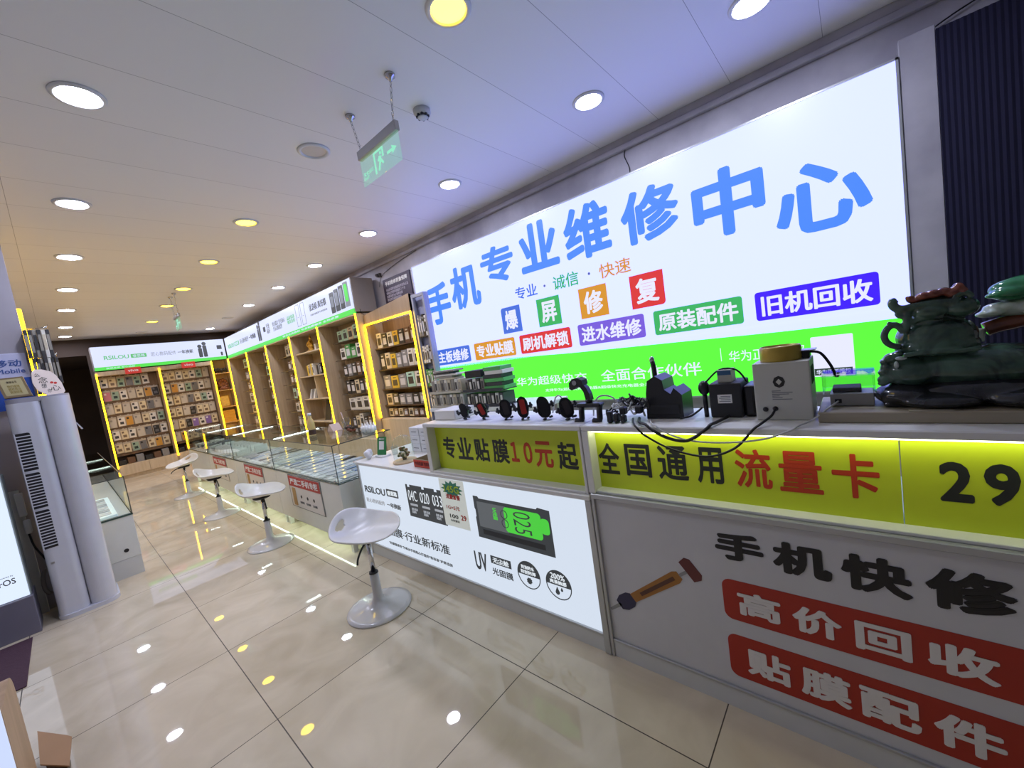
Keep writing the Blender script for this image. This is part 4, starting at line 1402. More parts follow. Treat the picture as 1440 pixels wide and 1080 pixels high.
rs_ = thing('banner_light_box', 'long lit white and green banner sign above the right wall cabinets', 'sign', (3.1, 8.7, 2.6))
MB().box(2.995, 3.34, 5.40, 12.0, 2.385, 2.875).build('housing', MATS['sign_housing'], rs_)
fw_ = WX(2.98)
banner(rs_, fw_, -11.97, -5.41)
text('RSILOU', fw_, (-11.75, -11.25, 2.585, 2.68), B_GTXT, rs_, bold=.02)
p = plate('tag_plate', rrect(-11.2, -10.85, 2.585, 2.68, .012, 3), fw_, B_GTXT, rs_)
text('睿思路', fw_, (-11.16, -10.89, 2.598, 2.666), MATS['banner_white'], p, d0=.003, d1=.006)
text('匠心数码配件', fw_, (-10.75, -10.15, 2.585, 2.69), B_GREY, rs_)
text('一年换新', fw_, (-10.1, -9.65, 2.585, 2.69), B_DARK, rs_, bold=.02)
camera_picture(fw_, -9.5, 2.48, .95, B_DARK, rs_)
plate('product_picture', rrect(-9.14, -9.02, 2.62, 2.72, .01, 3), fw_, B_DARK, rs_, 0, .003)
text('行业\n标杆', fw_, (-8.95, -8.77, 2.56, 2.76), B_GREY, rs_, bold=.02)
text('快充稳定 安全放心\n全系适配机型', fw_, (-8.6, -7.95, 2.56, 2.74), B_GREY, rs_)
text('品质优选\n现货直供', fw_, (-7.85, -7.5, 2.58, 2.72), B_GTXT, rs_)
for k in range(2):
    m = MB()
    u = -7.42 + k * .22
    for a in (rect(u, u + .008, 2.47, 2.84), rect(u + .15, u + .158, 2.47, 2.84), rect(u, u + .158, 2.832, 2.84), rect(u, u + .158, 2.47, 2.478), rect(u + .05, u + .10, 2.62, 2.626)):
        m.prism(a, fw_, 0, .003)
    m.build('product_picture', B_GREY, rs_)
text('优选机·真好膜', fw_, (-6.85, -6.22, 2.64, 2.75), B_DARK, rs_, bold=.01)
text('手机护屏配件专业供应商', fw_, (-6.85, -6.22, 2.56, 2.59), B_GREY, rs_)
for k in range(4):
    u = -6.08 + k * .155
    p = plate('film_box_picture', rrect(u, u + .135, 2.47 + .005 * k, 2.78 + .02 * k, .01, 3), fw_, B_DARK if k < 3 else B_GREY, rs_, 0, .003)
    plate('box_mark', rrect(u + .02, u + .11, 2.56, 2.72 + .03 * k, .02, 3), fw_, B_GREY if k < 3 else B_GREEN, p, .003, .005)
text('官方正品授权 专业贴膜服务 全场优惠', fw_, (-8.2, -5.9, 2.385, 2.418), B_WHITE, rs_)

# tall brown cabinet between the banner cabinets and the big sign
t = thing('tall_cabinet', 'tall brown cabinet framed by yellow light strips, left of the big wall sign', 'cabinet', (3.22, 4.8, 0))
bx0, by0, by1 = 3.08, 4.225, 5.385
MB().box(3.36, 3.372, by0, by1, .5, 2.20).build('back_panel', BROWNBACK, t)
MB().box(bx0 + .004, 3.372, by0, by0 + .018, 0, 2.40).build('side_panel', TAN, t)
MB().box(bx0 + .004, 3.372, by1 - .018, by1, 0, 2.33).build('side_panel', TAN, t)
MB().prism([(-by1, 2.185), (-by0, 2.185), (-by0, 2.405), (-by1, 2.315)], WX(3.10), -.02, .02).build('header_board', wood('header_brown', rgb(150, 126, 98), rgb(162, 138, 110), .55), t)
MB().box(bx0, 3.36, by0 + .018, by1 - .018, .08, .78).build('base_cabinet', PALEWOOD, t)
strip('yellow_led_strip', bx0 - .012, bx0 + .006, by1 - .022, by1, .8, 2.16, t)
strip('yellow_led_strip', bx0 - .012, bx0 + .006, by0, by0 + .022, .8, 2.16, t)
strip('yellow_led_strip', bx0 - .012, bx0 + .006, by0, by1, 2.162, 2.184, t)
CR = (1.815, 1.50, 1.21, .97, .80)
TCOLS = ((8, 1, 0, 6, 1, 5, 5), (1, 7, 6, 2, 2, 0, 0), (2, 6, 2, 4, 0), (7, 1, 2, 2, 1, 2), (7, 5, 7, 5, 7, 5, 5, 2))
for r, z in enumerate(CR):
    if r < 4:
        MB().box(3.17, 3.36, by0 + .02, by1 - .02, z - .016, z).build('shelf', mat('brown_shelf', rgb(84, 64, 48), .5), t)
    n = len(TCOLS[r])
    sp = (.98 if r < 4 else 1.0) / n
    for k in range(n):
        c = TCOLS[r][k] % 8
        h = (.22, .235, .21, .17, .12)[r] * random.uniform(.86, 1)
        yl = by1 - .07 - k * sp
        carton(3.19, 3.30, yl - sp + .012, yl - .004, z + .0005, z + h, c, place('%s box, %s from the left on the %s shelf down, tall brown cabinet' % (BOXCOL[c][0], ORD[k], ORD[r])), 'boxes in the tall brown cabinet')

# grey framed narrow rack beside it
t = thing('narrow_rack', 'narrow grey framed rack of packs between the brown cabinet and the big sign', 'rack', (3.17, 4.0, 0))
rx0, ry0, ry1 = 3.10, 3.95, 4.21
GREYFR = mat('rack_grey_metal', rgb(158, 160, 172), .35, .3)
m = MB()
for yy in (ry0, ry1 - .035):
    m.box(rx0, rx0 + .03, yy, yy + .035, 0, 2.37, .003)
m.box(rx0, rx0 + .03, ry0 + .035, ry1 - .035, 2.33, 2.37, .003).box(rx0 + .03, 3.178, ry0, ry0 + .008, 0, 2.37).box(rx0 + .03, 3.178, ry1 - .008, ry1, 0, 2.37)
m.build('frame', GREYFR, t)
MB().box(3.17, 3.178, ry0 + .008, ry1 - .008, 0, 2.37).build('back_panel', mat('rack_back_bluelit', rgb(150, 152, 176), .5), t)  # blue light inside the rack is put into the panel colour
RZ = (1.84, 1.50, 1.20, .90)
for r, z in enumerate(RZ):
    MB().box(rx0 + .006, 3.17, ry0 + .036, ry1 - .036, z - .012, z).build('shelf', BLACK2, t)
    for k in range(4):
        c = ((2, 2, 1, 0), (0, 0, 0, 1), (3, 4, 3, 2), (2, 1, 2, 0))[r][k]
        w = (ry1 - ry0 - .08) / 4
        yl = ry1 - .04 - k * w
        carton(3.112, 3.165, yl - w + .004, yl - .004, z + .0005, z + .22 + .05 * (r == 0) - .02 * (k % 2), c, place('%s pack, %s from the left on the %s shelf down, narrow grey rack' % (BOXCOL[c][0], ORD[k], ORD[r])), 'packs in the narrow grey rack')

#@@COUNTERTOP
# ---------------------------------------------------------------- things on the low counter
ZC = .7905
t = thing('glass_cloche', 'clear glass dome over dried flowers on a round wooden base, on the low counter', 'ornament', (1.63, 2.62, ZC))
cx, cy = 1.63, 2.62
MB().lathe([(.001, 0), (.088, 0), (.090, .006), (.088, .014), (.001, .016)], (cx, cy, ZC), 36).build('wooden_base', wood('cloche_wood', rgb(200, 172, 132), rgb(214, 188, 148), .5), t)
MB().lathe([(.076, .016), (.078, .05), (.077, .12), (.068, .165), (.048, .192), (.02, .205), (.001, .207)], (cx, cy, ZC), 36, close=False).build('dome', GLASS, t)
m = MB()
for k in range(46):
    a, e, r_ = random.uniform(0, 2 * PI), random.uniform(-.9, 1.2), random.uniform(.02, .044)
    m.use(k % 3)
    m.ell((cx + r_ * math.cos(a) * math.cos(e), cy + r_ * math.sin(a) * math.cos(e), ZC + .07 + r_ * math.sin(e)), (.011, .011, .010), 7, 5)
m.build('flowers', [mat('dried_brown', rgb(132, 96, 62), .7), mat('dried_cream', rgb(214, 196, 160), .7), mat('dried_olive', rgb(92, 98, 56), .7)], t)
m = MB()
m.cyl((cx, cy, ZC + .016), (cx, cy, ZC + .06), .014, .02, 10)
m.build('stem', mat('stem_olive', rgb(80, 78, 48), .7), t)

for k in range(3):
    for j in range(2):
        y_ = 2.855 - j * .135
        o = MB().box(1.86, 2.04, y_ - .128, y_, ZC + k * .068, ZC + k * .068 + .066, .003).use(1).box(1.859, 1.86, y_ - .10, y_ - .03, ZC + k * .068 + .028, ZC + k * .068 + .034).build('white_carton', [mat('carton_white_matt', rgb(214, 216, 218), .5), GREYINK])
        tag(o, 'white carton, %s layer of the %s stack by the sign shelf on the low counter' % (('bottom', 'middle', 'top')[k], ('left', 'right')[j]), 'box', 'white cartons stacked on the low counter')
t = thing('open_box', 'open red fronted box on the low counter against the yellow green board', 'box', (1.66, 2.27, ZC))
m = MB()
m.box(1.56, 1.567, 2.175, 2.40, ZC, ZC + .055).box(1.78, 1.787, 2.175, 2.40, ZC, ZC + .055).box(1.567, 1.78, 2.175, 2.182, ZC, ZC + .055).box(1.567, 1.78, 2.393, 2.40, ZC, ZC + .055).box(1.567, 1.78, 2.182, 2.393, ZC, ZC + .005)
m.build('tray', mat('kraft_box', rgb(140, 124, 96), .7), t)
p = plate('red_label', rect(-2.40, -2.175, ZC + .002, ZC + .053), WX(1.56), mat('label_red', rgb(196, 62, 36), .5), t)
text('专业贴膜 当面验货', WX(1.56), (-2.385, -2.19, ZC + .015, ZC + .042), mat('label_dark_red', rgb(110, 26, 16), .5), p, bold=.03, d0=.002, d1=.003)

t = thing('payment_stand', 'green payment card stand with a blank white square on the low counter', 'stand', (1.68, 3.02, ZC))
fq = (Vector((1.675, 3.02, ZC + .012)), Vector((.22, -.975, 0)).normalized(), Vector((.22, .05, .97)).normalized(), Vector((-.95, -.21, .22)).normalized())
fq = (fq[0], fq[1], fq[1].cross(fq[1].cross(fq[2])).normalized() * -1, None)
fq = (fq[0], fq[1], fq[2], fq[1].cross(fq[2]))
plate('green_card', rrect(-.05, .05, 0, .15, .006, 3), fq, mat('pay_green', rgb(38, 124, 62), .4), t, 0, .005)
plate('white_square', rect(-.028, .028, .045, .115), fq, CARD, t, .005, .006)
text('微信支付', fq, (-.03, .03, .125, .14), WHITEINK, t, bold=.02, d0=.005, d1=.006)
MB().box(1.64, 1.73, 2.965, 3.075, ZC, ZC + .014, .003).build('foot', CARD, t)
t = thing('clear_cup', 'small clear plastic cup beside the glass dome on the low counter', 'cup', (1.75, 2.94, ZC))
MB().lathe([(.024, .0), (.026, .03), (.030, .07), (.0285, .07), (.0245, .03), (.0225, .003), (.001, .003), (.001, 0)], (1.75, 2.94, ZC), 20, close=False).build('cup_wall', ACRYL, t)
g = MB()
for k in range(7):
    g.ell((1.60 + random.uniform(-.03, .03), 3.095 + random.uniform(-.03, .03), ZC + .022 + random.uniform(0, .04)), (.026, .03, .022), 8, 6)
pile_of(g, 'crumpled_tissue', mat('tissue_white', rgb(222, 222, 222), .9), 'crumpled white tissue beside the green payment stand', 'tissue', None, .006)

# ---------------------------------------------------------------- things on the showcase nearest the film counter
ZS = ZT + .0015
t = thing('milk_tea_bottle', 'small bottle of pale drink standing on the showcase glass', 'bottle', (1.65, 4.26, ZS))
MB().lathe([(.001, 0), (.032, 0), (.034, .01), (.034, .12), (.028, .15), (.016, .175), (.015, .20), (.001, .20)], (1.65, 4.26, ZS), 24).build('body', mat('pale_drink', rgb(214, 186, 120), .3), t)
MB().cyl((1.65, 4.26, ZS + .20), (1.65, 4.26, ZS + .225), .018, .018, 16).build('cap', CARD, t)
MB().lathe([(.0345, .0), (.0348, .045), (.0345, .05)], (1.65, 4.26, ZS + .005), 24, close=False).build('label', mat('dark_label', rgb(70, 48, 38), .5), t)
t = thing('oval_dish', 'shallow dark red oval dish on the showcase glass', 'dish', (1.80, 4.50, ZS))
o = MB().lathe([(.001, .004), (.09, .006), (.125, .03), (.128, .034), (.12, .034), (.088, .012), (.001, .010)], (0, 0, 0), 36, close=False).build('bowl', mat('dark_red_lacquer', rgb(110, 40, 26), .25), t)
o.scale = (.8, 1.25, 1)
t = thing('drink_cup', 'clear takeaway cup with a straw on the showcase glass', 'cup', (1.88, 3.98, ZS))
MB().lathe([(.001, 0), (.03, 0), (.044, .09), (.042, .09), (.029, .004), (.001, .004)], (1.88, 3.98, ZS), 24, close=False).build('cup_wall', ACRYL, t)
MB().lathe([(.045, .09), (.046, .097), (.035, .125), (.012, .135), (.001, .135)], (1.88, 3.98, ZS), 24, close=False).build('lid', ACRYL, t)
MB().cyl((1.88, 3.98, ZS + .01), (1.855, 4.0, ZS + .19), .004, .004, 8).build('straw', mat('straw_pink', rgb(220, 196, 190), .4), t)
g = MB()
for k in range(22):
    a = random.uniform(0, 2 * PI)
    r_ = random.uniform(0, .06)
    g.use(k % 2)
    g.ell((1.80 + r_ * math.cos(a) * .7, 3.74 + r_ * math.sin(a), ZS + .02 + random.uniform(0, .04)), (.018, .022, .014), 7, 5)
tag(g.build('dried_flowers', [mat('dried_dark', rgb(70, 56, 44), .8), mat('dried_rust', rgb(120, 66, 40), .8)]), 'small dark clump of dried flowers on the showcase glass by the cup', 'flowers')
for k in range(7):
    x_, y_ = 1.83 + (k % 2) * .055, 3.56 - (k // 2) * .055
    o = thing('white_bottle', 'small white dropper bottle on the showcase end, %s of the cluster' % ORD[k], 'bottle', (x_, y_, ZS), 'small white bottles on the showcase')
    MB().cyl((x_, y_, ZS), (x_, y_, ZS + .05), .019, .019, 14).build('body', CARD, o)
    MB().lathe([(.019, .05), (.008, .056), (.007, .078), (.003, .082), (.001, .082)], (x_, y_, ZS), 14, close=False).build('cap', CARD, o)
o = MB().prism([(-.07, 0), (.07, 0), (0, .075)], (Vector((1.84, 4.17, ZS)), Vector((0, -1, 0)), Vector((0, 0, 1)), Vector((-1, 0, 0))), -.05, .05).build('folded_card', mat('folded_card_pink', rgb(206, 178, 160), .6))
tag(o, 'folded pinkish tent card on the showcase glass beside the bottle', 'card')

#@@UPPERSHELF
# ---------------------------------------------------------------- things on the raised sign shelves
ZU = 1.1155
o = MB().box(1.62, 1.80, 1.95, 2.155, ZU, ZU + .062, .004).build('white_carton', [mat('carton_white', rgb(222, 220, 214), .45)])
tag(o, 'flat white carton at the left end of the sign shelf', 'box')
MB().box(1.55, 1.76, 1.0, 1.90, ZU - .0004, ZU + .0003).build('white_sheet', mat('sheet_white', rgb(214, 216, 222), .5))
tag(bpy.data.objects['white_sheet'], 'thin white sheet lying under the row of car phone holders', 'sheet')


def car_holder(y, w, h, yaw, lean, face, label):
    """Black vent phone holder leaning back: oval pad, two grip arms, ball stem and clip."""
    t = thing('car_phone_holder', label, 'phone holder', (0, 0, 0), 'car phone holders on the sign shelf')
    pad = MB()
    fp_ = (Vector((0, 0, 0)), Vector((0, -1, 0)), Vector((0, 0, 1)), Vector((-1, 0, 0)))
    pad.prism([(w * (1.0 + .12 * math.sin(2 * a_)) * math.cos(a_) * (1.12 if math.sin(a_) < 0 else 1), h * math.sin(a_) * (1 if abs(math.sin(a_)) < .9 else .97)) for a_ in [2 * PI * k / 32 for k in range(32)]], fp_, -.004, .010)
    pad.prism(rrect(-w * .82, w * .82, -h * .9, h * .9, w * .7, 8), fp_, .010, .016)
    pad.prism(rrect(-w * .7, w * .7, -h * .7, h * .7, w * .6, 8), fp_, -.018, -.004)
    pad.build('pad', BLACK, t)
    if face:
        fc = MB()
        fc.prism(rrect(-w * .5, w * .5, -h * .62, h * .7, .008, 4), fp_, .016, .0175)
        fc.build('face_plate', mat('holder_' + face, rgb(170, 48, 40) if face == 'red' else rgb(56, 50, 50), .35), t)
    for s in (-1, 1):
        m = MB()
        m.tube([(.010, s * w * .7, -.002), (.010, s * (w + .010), 0), (-.002, s * (w + .018), 0), (-.022, s * (w + .015), .002)], .008, 8, 3)
        m.box(-.030, -.016, s * (w + .013) - .006, s * (w + .013) + .006, -.016, .018, .003)
        m.build('grip_arm', BLACK2, t)
    MB().box(-.034, .012, -w * .75, -w * .3, -h - .006, -h + .005, .003).box(-.034, .012, w * .3, w * .75, -h - .006, -h + .005, .003).build('foot', BLACK2, t)
    m = MB()
    m.ell((.024, 0, 0), (.013, .013, .013), 12, 8)
    m.cyl((.022, 0, 0), (.06, -.012, -.012), .007, .007, 10)
    m.build('ball_stem', BLACK2, t)
    m = MB()
    m.box(.055, .085, -.024, -.002, -.022, -.014, .002).box(.055, .085, -.024, -.002, -.008, 0, .002)
    m.build('vent_clip', BLACK2, t)
    for c in t.children:
        c.data.transform(Matrix.Rotation(yaw + .7, 4, 'Z') @ Matrix.Rotation(math.radians(12), 4, 'Y') @ Matrix.Rotation(math.radians(-lean), 4, 'X') @ Matrix.Translation((0, 0, 0)))
        c.data.transform(Matrix.Translation((0, 0, h + .006)))
    t.location = (1.64, y, ZU)
    return t


car_holder(1.875, .023, .050, -.2, 20, None, 'smallest black car phone holder, first from the left in the row')
car_holder(1.715, .025, .052, -.1, 22, 'red', 'black car phone holder with red face, second from the left in the row')
car_holder(1.525, .033, .056, .15, 10, 'dark', 'black car phone holder between the two red faced ones')
car_holder(1.395, .030, .062, .05, 5, 'red', 'taller black car phone holder with red face, middle of the row')
car_holder(1.255, .033, .060, .1, 12, None, 'black car phone holder second from the right, beside a white cable loop')
car_holder(1.115, .034, .054, .2, 14, 'dark', 'black car phone holder at the right end of the row')

t = thing('clamp_arm_holder', 'black arm phone holder with two claw feet right of the holder row', 'phone holder', (1.66, .99, ZU))
for yy in (1.02, .925):
    MB().tube([(1.60, yy + .02, ZU + .004), (1.60, yy - .012, ZU + .006), (1.61, yy - .012, ZU + .05), (1.63, yy - .008, ZU + .072)], .014, 8).build('claw_foot', BLACK, t)
MB().box(1.605, 1.655, .905, 1.035, ZU + .064, ZU + .084, .006).build('cross_bar', BLACK, t)
m = MB()
m.ell((1.635, .975, ZU + .092), (.018, .018, .016), 14, 8)
m.prism([(-.985, .098), (-.958, .098), (-.962, .128), (-.975, .158), (-.992, .178), (-1.012, .190), (-1.024, .172), (-1.005, .158), (-.992, .138)], (Vector((1.622, 0, ZU)), Vector((0, -1, 0)), Vector((0, 0, 1)), Vector((1, 0, 0))), 0, .030)
m.build('arm', BLACK, t)
m = MB()
m.prism([(-1.062, .158), (-1.050, .150), (-1.005, .170), (-.985, .172), (-.988, .196), (-1.012, .208), (-1.040, .204), (-1.060, .186)], (Vector((1.612, 0, ZU)), Vector((0, -1, 0)), Vector((0, 0, 1)), Vector((1, 0, 0))), 0, .050)
m.build('head', BLACK2, t)
MB().cyl((1.611, 1.03, ZU + .185), (1.613, 1.03, ZU + .185), .012, .012, 14).build('knob', STEEL, t)
MB().tube([(1.63, 1.02, ZU + .07), (1.63, 1.06, ZU + .068)], .005, 8, 1).build('side_rod', BLACK2, t)

# heap of cables and chargers
for k in range(7):
    yb, xb = .86 - .022 * k, 1.66 + .03 * (k % 3)
    pts = []
    r0 = .038 + .010 * (k % 3)
    for s in range(16):
        a = 2 * PI * s / 11 + k
        pts.append((xb + r0 * math.cos(a) * .8, yb + r0 * 1.1 * math.sin(a + .3 * k), ZU + .010 + .020 * (k % 4) + .022 * abs(math.sin(a * 1.5 + k)) + .02 * (s % 3 == 0)))
    o = MB().tube(pts, .0042, 6, 3).build('coiled_cable', WCABLE if k in (1, 4) else CABLE)
    tag(o, '%s cable coil, %s from the left in the heap between arm holder and black charger' % ('white' if k in (1, 4) else 'black', ORD[k]), 'cable', 'coiled cables in the heap')
o = MB().tube([(1.70, 1.00, ZU + .006), (1.70, .985, ZU + .07), (1.69, .94, ZU + .105), (1.70, .88, ZU + .09), (1.70, .85, ZU + .02)], .004, 8).build('cable_loop', WCABLE)
tag(o, 'white cable standing in a loop behind the clawed arm holder', 'cable')
o = MB().tube([(1.71, 1.25, ZU + .02), (1.71, 1.22, ZU + .10), (1.70, 1.18, ZU + .11), (1.71, 1.16, ZU + .05), (1.71, 1.17, ZU + .006)], .004, 8).build('cable_loop', WCABLE)
tag(o, 'white cable loop behind the second holder from the right', 'cable')
for k, (y_, x_) in enumerate(((.80, 1.62), (.765, 1.70), (.735, 1.64))):
    o = MB().box(x_ - .016, x_ + .016, y_ - .014, y_ + .014, ZU + .030, ZU + .062, .004).build('plug_adapter', (BLACK, mat('plug_white', rgb(214, 214, 212), .4), BLACK2)[k])
    tag(o, '%s plug adapter lying on the cable heap, %s from the left' % (('glossy black', 'white', 'dull black')[k], ORD[k]), 'plug', 'plug adapters on the cable heap')
o = MB()
for k in range(3):
    o.box(1.575 + .004 * k, 1.60 + .004 * k, .84 - .03 * k, .862 - .03 * k, ZU + .0008, ZU + .05 - .01 * k, .003)
    o.box(1.56, 1.60, .84 - .03 * k, .85 - .03 * k, ZU + .0008, ZU + .012, .003)
o = o.build('folding_stand', BLACK)
tag(o, 'small black folding claw stand in front of the cable heap', 'stand')

# black charger block with a lamp neck
t = thing('desk_charger', 'black stepped charger block with a short lit neck on the sign shelf', 'charger', (1.72, .63, ZU))
m = MB()
m.prism([(-.712, 0), (-.555, 0), (-.555, .10), (-.585, .13), (-.60, .105), (-.625, .125), (-.63, .165), (-.66, .185), (-.695, .165), (-.705, .11)], (Vector((1.66, 0, ZU)), Vector((0, 1, 0)) * -1, Vector((0, 0, 1)), Vector((1, 0, 0))), 0, .13)
m.build('body', BLACK, t)
m = MB().box(1.655, 1.66, .57, .70, ZU + .02, ZU + .06, .001)
m.build('front_plate', BLACK2, t)
m = MB()
m.tube([(1.70, .672, ZU + .17), (1.70, .672, ZU + .21), (1.70, .676, ZU + .245)], .010, 12, 2)
m.build('neck', BLACK2, t)
MB().ell((1.70, .677, ZU + .25), (.009, .011, .018), 12, 8).build('tip', CHROME, t)

# black printer box with a blue white card box on top
t = thing('label_printer', 'square black label printer with white sticker left of the beige tin topped box', 'printer', (1.75, .40, ZU))
m = MB().box(1.675, 1.83, .342, .456, ZU, ZU + .135, .006, 2)
m.build('body', BLACK2, t)
MB().box(1.69, 1.83, .300, .340, ZU, ZU + .12, .01, 2).build('side_block', BLACK, t)
MB().box(1.6738, 1.675, .375, .425, ZU + .058, ZU + .092).build('sticker', CARD, t)
m = MB()
for k in range(4):
    m.box(1.6734, 1.6738, .380, .420 - .006 * (k % 2), ZU + .064 + .0065 * k, ZU + .0665 + .0065 * k)
m.build('fine_print', GREYINK, t)
o = MB().box(1.70, 1.77, .375, .425, ZU + .1355, ZU + .185, .001).use(1).box(1.698, 1.70, .376, .424, ZU + .165, ZU + .182).build('card_box', [mat('card_box_beige', rgb(186, 184, 170), .5), mat('card_box_blue', rgb(52, 92, 128), .45)])
tag(o, 'small blue topped white box standing on the black label printer', 'box')
m = MB().ell((1.70, .478, ZU + .118), (.022, .022, .03), 14, 8)
t2 = thing('round_charger', 'round black charger head on a curved cable beside the label printer', 'charger', (1.70, .47, ZU))
m.build('head', BLACK, t2)
MB().tube([(1.70, .47, ZU + .14), (1.72, .42, ZU + .185), (1.72, .36, ZU + .18), (1.73, .33, ZU + .13)], .0035, 8).build('cord', CABLE, t2)
MB().cyl((1.70, .478, ZU), (1.70, .478, ZU + .095), .009, .009, 10).build('stem', BLACK, t2)

# beige device with a round tin on top
BEIGE = mat('device_beige', rgb(196, 196, 186), .45)
t = thing('power_box', 'beige grey metal box with a black logo, cord plugged in, on the sign shelf', 'device', (1.72, .21, ZU))
MB().box(1.635, 1.80, .125, .292, ZU, ZU + .205, .004, 2).build('body', BEIGE, t)
fq = WX(1.635)
plate('logo', [(-.215 + .018 * math.cos(k * PI / 4), ZU + .137 + .021 * math.sin(k * PI / 4)) for k in range(8)], fq, DARKINK, t, 0, .0006)
plate('logo', [(-.215 + .009 * math.cos(k * PI / 2), ZU + .137 + .011 * math.sin(k * PI / 2)) for k in range(4)], fq, BEIGE, t, .0006, .0012)
m = MB()
for k, w_ in enumerate((.058, .030, .022, .050, .060, .026)):
    m.box(1.6345, 1.635, .238 - w_, .238, ZU + .074 + .006 * k, ZU + .0765 + .006 * k)
m.build('fine_print', GREYINK, t)
for y_ in (.262, .232):
    MB().lathe([(.001, -.006), (.007, -.006), (.009, 0), (.001, 0)], (1.635, y_, ZU + .04 if y_ > .25 else ZU + .042), 14, 'x').build('socket', BLACK, t)
m = MB()
for k in range(5):
    m.box(1.66 + .02 * k, 1.668 + .02 * k, .1235, .125, ZU + .12, ZU + .18)
m.build('vent', BLACK2, t)
t = thing('round_tin', 'wide yellow brown tape ring tin standing on the beige power box', 'tin', (1.70, .215, ZU + .2055))
MB().lathe([(.001, 0), (.062, 0), (.063, .002), (.063, .046), (.060, .052), (.058, .052), (.058, .046), (.001, .046)], (1.705, .212, ZU + .2055), 36).build('body', mat('tin_ochre', rgb(176, 150, 60), .3, .2), t)
o = MB().box(1.70, 1.75, .128, .150, ZU + .2055, ZU + .232, .002).use(1).box(1.69, 1.76, .11, .152, ZU + .232, ZU + .2345).build('small_clip_box', [BLACK2, ALU])
tag(o, 'small dark clip box beside the round tin on the beige power box', 'box')

# wooden riser, clear box, grey adapter, paper label
riser = MB().box(1.60, 1.875, -1.2, .112, ZU, ZU + .034, .003).build('wooden_riser', wood('riser_wood', rgb(150, 140, 118), rgb(164, 154, 132), .5, 6, 1))
tag(riser, 'long low wooden board under the dark jade sculpture', 'board')
ZR = ZU + .0345
t = thing('clear_case', 'clear acrylic lidded case on a grey adapter at the left end of the wooden board', 'case', (1.75, .03, ZR))
MB().box(1.70, 1.80, -.03, .082, ZR, ZR + .042, .002).build('grey_base', mat('adapter_grey', rgb(164, 164, 160), .4, .3), t)
m = MB()
for a in ((1.69, 1.694, -.034, .10, ZR + .043, ZR + .102), (1.826, 1.83, -.034, .10, ZR + .043, ZR + .102), (1.694, 1.826, -.034, -.030, ZR + .043, ZR + .102), (1.694, 1.826, .096, .10, ZR + .043, ZR + .102), (1.688, 1.832, -.036, .102, ZR + .102, ZR + .107)):
    m.box(*a)
m.build('acrylic_cover', ACRYL, t)
MB().box(1.72, 1.80, 0, .075, ZR + .0435, ZR + .058, .002).build('dark_insert', BLACK2, t)
MB().box(1.6985, 1.70, .052, .070, ZR + .010, ZR + .024).build('usb_port', BLACK, t)
o = MB().box(1.602, 1.655, -.19, -.10, ZR, ZR + .0012).build('paper_label', mat('label_beige', rgb(168, 160, 138), .6))
tag(o, 'beige paper label lying on the wooden board at the foot of the sculpture', 'label')
o = MB().tube([(1.70, .02 - .06, ZR + .02), (1.69, -.055, ZR + .045), (1.70, -.075, ZR + .06), (1.73, -.085, ZR + .05)], .002, 6).build('power_lead', WCABLE)
tag(o, 'short white cord looping beside the clear case and the sculpture', 'cable')

# cables that hang over the boards
for nm, r, mm, pts, lab in (
    ('hanging_cable', .0042, CABLE, [(1.629, .232, ZU + .042), (1.59, .24, ZU + .026), (1.535, .265, ZU + .010), (1.506, .285, ZU - .004), (1.503, .345, ZU - .07), (1.502, .44, ZU - .105), (1.502, .56, ZU - .085), (1.503, .66, ZU - .035), (1.505, .695, ZU - .002), (1.535, .72, ZU + .010), (1.62, .76, ZU + .010)], 'thin black cable hanging lowest over the yellow green board from the beige box'),
    ('hanging_cable', .0062, CABLE, [(1.66, .39, ZU + .01), (1.56, .41, ZU + .009), (1.525, .42, ZU + .009), (1.503, .435, ZU - .006), (1.500, .50, ZU - .047), (1.500, .57, ZU - .04), (1.502, .63, ZU - .010), (1.515, .66, ZU + .009), (1.55, .70, ZU + .010), (1.62, .73, ZU + .012)], 'thick black cable hanging in a short loop under the label printer'),
    ('hanging_cable', .0030, WCABLE, [(1.697, .061, ZR + .017), (1.63, .085, ZR + .008), (1.585, .125, ZU + .014), (1.53, .16, ZU + .006), (1.508, .18, ZU - .004), (1.503, .26, ZU - .035), (1.500, .38, ZU - .05), (1.500, .50, ZU - .045), (1.504, .59, ZU - .014), (1.515, .62, ZU + .006), (1.55, .65, ZU + .006), (1.62, .68, ZU + .006)], 'white cable from the grey adapter hanging across the yellow green board')):
    tag(MB().tube(pts, r, 8, 5).build(nm, mm), lab, 'cable')
o = MB().tube([(1.73, .13, ZU + .225), (1.74, .10, ZU + .215), (1.74, .075, ZU + .17), (1.74, .062, ZU + .13), (1.74, .056, ZR + .109)], .0045, 8).build('power_lead', CABLE)
tag(o, 'thick black cord arching from the clip box down to the clear case', 'cable')
o = MB().tube([(1.64, .565, ZU + .006), (1.66, .53, ZU + .01), (1.68, .50, ZU + .03), (1.69, .49, ZU + .04)], .004, 8).build('power_lead', CABLE)
tag(o, 'short black cord on the shelf between the black charger and the printer', 'cable')

# carved dark jade sculpture
J = jade('dark_jade', (rgb(30, 46, 40), rgb(76, 106, 88)), 12)
JB = jade('dark_jade_rock', (rgb(24, 24, 28), rgb(48, 50, 54)), 16, .2)
JR = jade('red_brown_jade', (rgb(92, 40, 28), rgb(140, 78, 60)), 26, .2)
t = thing('jade_sculpture', 'large dark green jade sculpture with curls and a pale leaf, right end of counter', 'sculpture', (1.74, -.2, ZR))


